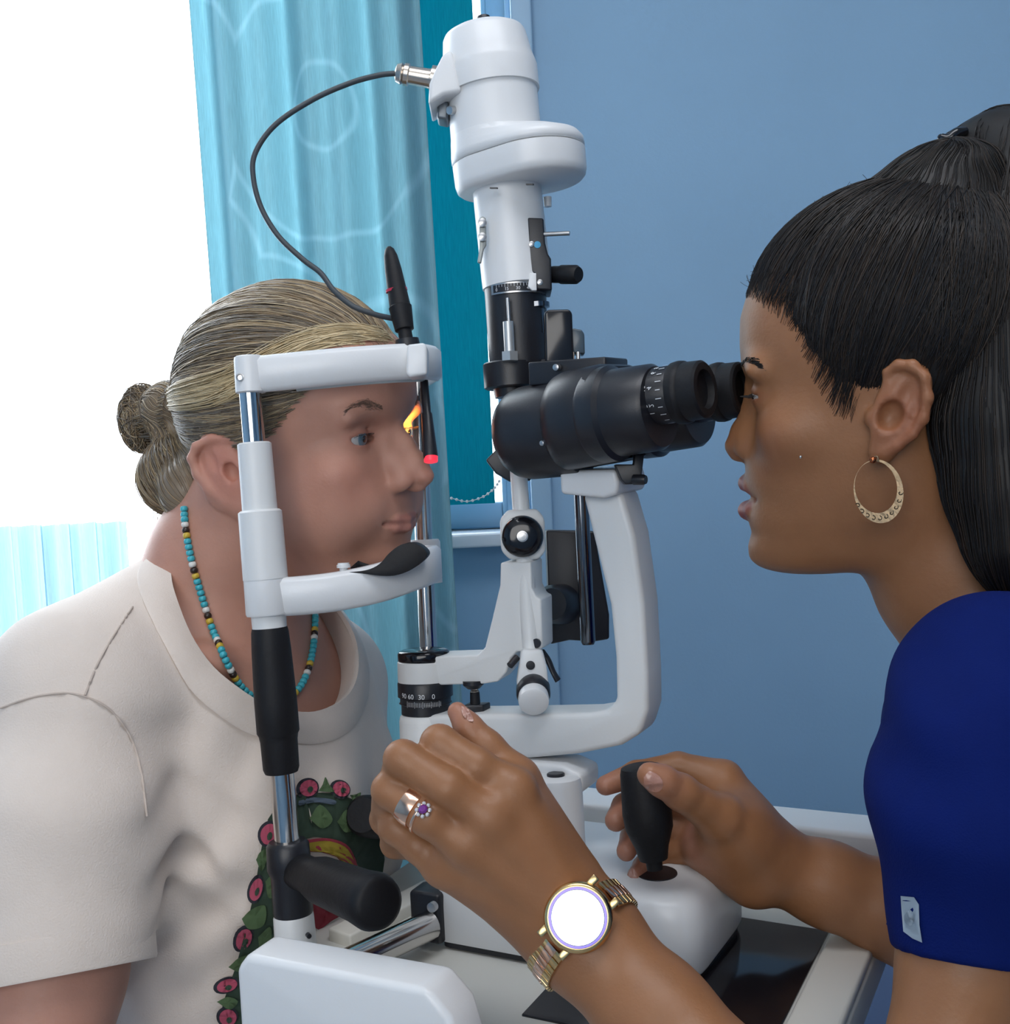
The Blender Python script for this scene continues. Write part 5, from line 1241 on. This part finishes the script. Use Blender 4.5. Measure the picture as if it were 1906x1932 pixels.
outl = [(410, 1960), (420, 1890), (444, 1820), (464, 1750), (480, 1680), (492, 1600)]
for i in range(8):                                    # upper arch of the wreath
    a, b = band_[i], band_[i + 1]; k = [(552, 1600), (560, 1585), (590, 1578), (625, 1582), (650, 1596), (668, 1620), (676, 1650), (672, 1690), (664, 1720)]
    dec([a, b, k[i + 1], k[i]], DKG, .0006, n=0, rings=4)
for i in range(5):                                    # left limb
    a, b = outl[i], outl[i + 1]; k = [(470, 1960), (474, 1900), (492, 1830), (520, 1750), (536, 1680), (552, 1600)]
    dec([a, b, k[i + 1], k[i]], DKG, .0006, n=0, rings=4)
dec([(492, 1600), (505, 1545), (552, 1600)], DKG, .0006, n=0, rings=3)
for x, y, a, b, r in ((577, 1489, 22, 20, 0), (637, 1491, 19, 17, .4), (505, 1572, 18, 25, .3), (482, 1675, 15, 28, .2), (458, 1766, 17, 28, .5), (426, 1856, 24, 15, -.3), (428, 1914, 20, 20, 0)):
    dec(elp(x, y, a, b, r), INK, .0009); dec(elp(x + 1, y, a * .78, b * .78, r), PINK, .0013)
    dec(elp(x + 3, y + 3, a * .25, b * .3, r), DKG, .0017, rings=2)
for q in ([(596, 1496), (604, 1484), (609, 1470), (616, 1484), (624, 1497)], [(652, 1502), (663, 1500), (672, 1497), (669, 1508), (660, 1514)], [(480, 1620), (488, 1606), (502, 1600), (499, 1625), (490, 1640)], [(458, 1728), (475, 1712), (500, 1705), (496, 1738), (470, 1745)], [(428, 1820), (450, 1800), (478, 1796), (470, 1820), (448, 1830)], [(410, 1884), (428, 1876), (446, 1884), (432, 1898)]): dec(q, LEAF, .0015, n=24, rings=3)
dec([(570, 1584), (610, 1580), (645, 1590), (662, 1612), (668, 1640), (648, 1634), (636, 1618), (600, 1606), (575, 1604)], RED, .0009, n=30)
dec([(580, 1588), (612, 1585), (642, 1595), (656, 1612), (662, 1632), (646, 1630), (634, 1616), (602, 1605), (582, 1603)], YEL, .0013, n=30)
dec([(586, 1700), (604, 1684), (622, 1696), (640, 1718), (622, 1732), (592, 1748)], RED, .0012, n=26)
dec([(560, 1512), (590, 1507), (626, 1511), (624, 1519), (590, 1516), (562, 1521)], SLATE, .0012, n=24, rings=3)
for q in ([(580, 1545), (600, 1520), (622, 1545), (604, 1562)], [(630, 1550), (648, 1528), (668, 1556), (646, 1570)], [(500, 1660), (520, 1640), (528, 1672), (508, 1692)], [(486, 1760), (508, 1742), (510, 1772), (490, 1788)]): dec(q, LEAF, .0013, n=20, rings=3)
# seams of the shirt
def seam(name, vol, pts, parent, m, r=.0008, n=40, lift=.0006):
    q = []
    for x, y in spline(np.array(pts, float), n):
        h_ = march(vol, x, y, .6, 1.2, .001)
        if h_ is not None: q.append(h_ + grad(vol, h_) * lift)
    return tube(name, q, r, m, parent, 6)
M_SEAM = mat('seam_thread', (.56, .47, .41), .9)
seam('seam', VS, [(2, 1336), (60, 1316), (120, 1308), (165, 1316), (210, 1342), (246, 1392), (266, 1460), (276, 1540)], tee, M_SEAM)
seam('seam', VS, [(160, 1312), (180, 1262), (205, 1215), (232, 1172), (250, 1146)], tee, M_SEAM)
# sleeve tag of the scrub top
M_TAG = mat('grey_tag', (.26, .32, .38), .5)
tg_ = decal('sleeve_tag', VB, [(1702, 1690), (1727, 1692), (1736, 1706), (1737, 1745), (1742, 1778), (1724, 1770), (1707, 1757), (1704, 1720)], M_TAG, scrub, .0008, n=0, rings=5, d0=.45, d1=.7, label='grey rubber tag on the sleeve')
decal('tag_emblem', VB, elp(1720, 1732, 10, 14), mat('tag_dark', (.18, .23, .28), .5), tg_, .0012, n=20, rings=3, d0=.45, d1=.7)
seam('sleeve_seam', VB, [(1676, 1742), (1720, 1760), (1800, 1766), (1900, 1772)], scrub, mat('navy_thread', (.002, .010, .09), .9), .0008)
# finger nails
M_NAIL = mat('nail', (.42, .22, .17), .25, coat=.3)
decal('fingernail', VD, [(1216, 1466), (1226, 1456), (1243, 1464), (1251, 1480), (1243, 1492), (1228, 1490), (1217, 1480)], M_NAIL, doctor, .0010, n=30, d0=.7, d1=.85)
decal('fingernail', VD, [(870, 1334), (880, 1338), (890, 1352), (892, 1362), (882, 1360), (873, 1348)], M_NAIL, doctor, .0010, n=24, rings=3, d0=.6, d1=.8)
decal('fingernail', VD, [(1188, 1650), (1194, 1640), (1202, 1650), (1204, 1664), (1196, 1668)], M_NAIL, doctor, .0010, n=20, rings=3, d0=.7, d1=.9)

# ---------------------------------------------------------------- necklace
M_B = {'t': mat('bead_turquoise', (.05, .42, .50), .3), 'w': mat('bead_white', (.72, .72, .68), .3), 'b': mat('bead_brown', (.03, .018, .014), .3), 'y': mat('bead_yellow', (.60, .42, .05), .3)}
seq = 'tttwbyttttwbytttttwby'
path = [(352, 962), (353, 985), (355, 1003), (359, 1030), (367, 1068), (378, 1110), (390, 1155), (403, 1198), (418, 1238), (436, 1272), (456, 1300), (478, 1318), (505, 1326), (535, 1320), (560, 1300), (576, 1268), (585, 1232), (589, 1192), (590, 1152)]
pp = []
for x, y in spline(np.array(path, float), 150):
    h_ = march(VP, x, y, .8, 1.15, .001); pp.append(h_ + grad(VP, h_) * .0026 if h_ is not None else None)
ok = [i for i, p in enumerate(pp) if p is not None]
pp = np.array([pp[i] for i in ok])
for _ in range(3): pp[1:-1] = .25 * pp[:-2] + .5 * pp[1:-1] + .25 * pp[2:]
seg = np.r_[0, np.cumsum(np.linalg.norm(np.diff(pp, axis=0), axis=1))]
nk_ = empty('necklace', pp[len(pp) // 2], 'beaded necklace of turquoise, white, yellow and brown beads', 'necklace')
tube('cord', pp[::3], .0006, M_B['b'], nk_, 6)
protos = {}
for i, s_ in enumerate(np.arange(0, seg[-1], .0047)):
    p = np.array([np.interp(s_, seg, pp[:, k]) for k in range(3)]); q = np.array([np.interp(min(s_ + .001, seg[-1]), seg, pp[:, k]) for k in range(3)]); ch = seq[i % len(seq)]
    if ch not in protos:
        o = lathe('bead', np.zeros(3), Z, [(-.0022, .0010), (-.0019, .0024), (-.0008, .0030), (.0008, .0030), (.0019, .0024), (.0022, .0010)], M_B[ch], None, 12, 60); protos[ch] = o.data
    else: o = bpy.data.objects.new('bead', protos[ch]); COL.objects.link(o)
    o.location = Vector(p); o.rotation_euler = Vector(q - p + 1e-9).to_track_quat('Z', 'Y').to_euler() if np.linalg.norm(q - p) > 1e-6 else (0, 0, 0)
    o.parent = nk_; o.matrix_parent_inverse = Matrix.Translation(-nk_.location)

# ---------------------------------------------------------------- watch, rings, earring, clip
M_GOLD = mat('pale_gold', (.70, .50, .24), .22, 1); M_ROSE = mat('rose_gold', (.80, .52, .38), .18, 1); M_OLDGOLD = mat('aged_brass', (.24, .18, .115), .38, 1, bump=.2, bscale=300)
fa_ax = unit(px(1238, 1918, .665) - px(1103, 1764, .695))
wc = march(VD, 1092, 1730, .5, .9); wn = unit(unit(CAM - wc) + unit(np.array([-.40, -1.88, 1.75]) - wc))
axw = unit(fa_ax - wn * (fa_ax @ wn)); tw = np.cross(wn, axw)
wp = wc + wn * .0025
wt = empty('wristwatch', wp, 'gold wristwatch with a brightly reflecting dial on the near wrist', 'watch')
cs_ = lathe('case', wp - wn * .003, wn, [(0, .0180), (.002, .0196), (.0065, .0196), (.0085, .0186), (.0092, .0172), (.0090, .0160)], M_GOLD, wt, 56)
lathe('bezel', wp + wn * .0058, wn, [(0, .0168), (.0006, .0165), (.0007, .0150)], mat('violet_bezel', (.16, .13, .40), .2, .8), cs_, 56)
lathe('dial', wp + wn * .0058, wn, [(0, .0153), (.0010, .0151), (.0011, .0148)], mat('mirror_glass', (.93, .93, .95), .015, 1), wt, 56, 4, label='watch glass mirroring a bright window')
cr1 = unit(P(1048, 1690, .67) - P(1090, 1728, .67)); cr1 = unit(cr1 - wn * (cr1 @ wn))
lathe('crown', wp + cr1 * .0190 + wn * .001, cr1, [(0, .0022), (.004, .0024), (.0048, .0018)], M_ROSE, wt, 16)
# bracelet: links set around the wrist
fc = px(1125, 1788, .690) - fa_ax * .004
def ringpt(t, k=0.):
    """point on the wrist's skin around the forearm axis; t = 0 faces the dial"""
    d = unit(wn * math.cos(t) + tw * math.sin(t)); d = unit(d - fa_ax * (d @ fa_ax))
    o = fc + fa_ax * k
    pts = o + d * np.arange(.06, .008, -.0005)[:, None]; h_ = first_hit(VD, pts)
    return (o + d * .03 if h_ is None else h_), d
off0 = (wp - fc) @ fa_ax
t0_ = math.atan2((wp - fc) @ tw, (wp - fc) @ wn); ts_ = t0_ + np.linspace(.56, 2 * math.pi - .56, 67); pw = np.array([ringpt(t, off0)[0] for t in ts_])
for _ in range(30): pw[1:-1] = .25 * pw[:-2] + .5 * pw[1:-1] + .25 * pw[2:]
for i in range(1, 66, 2):
    p = pw[i]; tg2 = unit(pw[i + 1] - pw[i - 1]); w_ = unit(fa_ax - tg2 * (fa_ax @ tg2)); d = np.cross(w_, tg2); d = d if d @ (p - fc) > 0 else -d
    hl_ = np.linalg.norm(pw[i + 1] - pw[i - 1]) * .46
    lk_ = box('link', p + d * .0020, w_ * .0088, tg2 * hl_, d * .0013, M_GOLD, wt, .0005, 2)
    box('link_center', p + d * .0026, w_ * .0036, tg2 * hl_ * 1.06, d * .0011, M_ROSE, lk_, .0004, 2)
for sg in (-1, 1):
    for e in (-1, 1): box('lug', wp + tw * sg * .0195 + axw * e * .0085, tw * .0035, axw * .0022, wn * .0022, M_GOLD, wt, .0008, 2)
# rings on the ring finger
ra_, rb2 = px(808, 1543, .671), px(735, 1490, .683); fx_ = unit(rb2 - ra_)
def fring(c, w, th, r, m, parent, name):
    return lathe(name, c - fx_ * w / 2, fx_, [(0, r - th), (.0003, r), (w * .3, r + .0004), (w * .7, r + .0004), (w - .0003, r), (w, r - th)], m, parent, 40, 50)
c1_ = ra_ + (rb2 - ra_) * .40
rg = empty('ring', c1_, 'wide rose gold band on the ring finger below the knuckle', 'ring'); fring(c1_, .0095, .0010, .0116, M_ROSE, rg, 'band')
c2_ = ra_ + (rb2 - ra_) * .12
rg2 = empty('ring', c2_, 'thin gold ring with a small purple stone in a pale cluster', 'ring'); fring(c2_, .0024, .0008, .0120, M_ROSE, rg2, 'band')
gh = march(VD, 800, 1530, .5, .8); gn = grad(VD, gh); gp_ = gh + gn * .0022
lathe('stone', gp_, gn, [(-.001, .0022), (.0008, .0028), (.0018, .0018)], mat('amethyst', (.16, .02, .22), .08, coat=1), rg2, 8, 20)
for k in range(8):
    t = k * math.pi / 4; _, u_, v_ = frame(gn); lathe('side_stone', gp_ + (u_ * math.cos(t) + v_ * math.sin(t)) * .0038 - gn * .0006, gn, [(-.001, .0010), (.0004, .0013), (.0011, .0008)], mat('clear_stone', (.85, .82, .82), .08, .6), rg2, 8, 20)
# hoop earring
eb = march(VD, 1650, 858, .5, .9); ed = proj(eb)[2] - .004
er_ = empty('earring', eb, 'crescent shaped brass hoop earring with a copper bead', 'earring')
nn_ = 64; E1, E2 = [], []
for j in range(nn_):
    t = 2 * math.pi * j / nn_ + math.pi / 2
    E1.append((1658 + 47 * math.cos(t) * 1.0 + 4 * math.sin(t) * -1, 927 - 60 * math.sin(t))); E2.append((1653 + 40 * math.cos(t) - 3 * math.sin(t), 919 - 49 * math.sin(t)))
tilt_ = lambda x: ed - (x - 1658) * .00012
rings = [[P(a[0], a[1], tilt_(a[0])), P(b[0], b[1], tilt_(b[0])), P(b[0], b[1], tilt_(b[0]) + .0016), P(a[0], a[1], tilt_(a[0]) + .0016)] for a, b in zip(E1, E2)]; rings.append(rings[0])
loft('hoop', rings, M_OLDGOLD, er_, False, 40)
lathe_px('copper_bead', (1647, 862, ed - .002), (1647, 874, ed - .002), [(0, 2), (.15, 5), (.5, 6.5), (.85, 5), (1, 2)], mat('copper', (.45, .14, .06), .2, 1), er_, 20, 60)
tube('hook', [P(1650, 862, ed), P(1656, 862, ed - .001), P(1657, 872, ed - .001)], .0005, M_OLDGOLD, er_, 8, 10)
for j in range(10):                                    # raised scroll marks along the wide lower edge
    t = -2.55 + j * .27; x = (1658 + 1653) / 2 + 44 * math.cos(t); y = 923 - 55.5 * math.sin(t); q = []
    for a in np.linspace(0, 4.6, 12): rr_ = 5.2 * (1 - a / 6.2); q.append(P(x + rr_ * math.cos(a + t), y + rr_ * math.sin(a + t), tilt_(x) - .0004))
    tube('scroll', q, .00032, mat('dark_brass', (.06, .045, .03), .5, .6), er_, 5)
# hair clip and cheek stud
hc = empty('hair_clip', P(1785, 262, .745), 'small dark claw clip at the root of the pony tail', 'hair clip')
lathe_px('clip_knob', (1770, 257, .75), (1782, 262, .75), [(0, 3), (.2, 6), (.8, 6), (1, 4)], M_BLACKG, hc, 16)
tube('clip_arm', [P(1776, 259, .75), P(1790, 262, .748), P(1804, 252, .748), P(1822, 248, .75)], [.0025, .0032, .0036, .003], M_BLACKG, hc, 10, 16)
tube('clip_arm', [P(1783, 262, .75), P(1786, 276, .748), P(1796, 286, .748)], [.0025, .003, .0024], M_BLACKG, hc, 10, 12)
st = march(VD, 1511, 862, .5, .9)
cs2 = lathe('cheek_stud', st, grad(VD, st), [(-.0006, .0008), (.0004, .0011), (.0011, .0006)], M_CHROME, None, 12); tag(cs2, 'tiny silver stud on the cheek of the examiner', 'piercing')
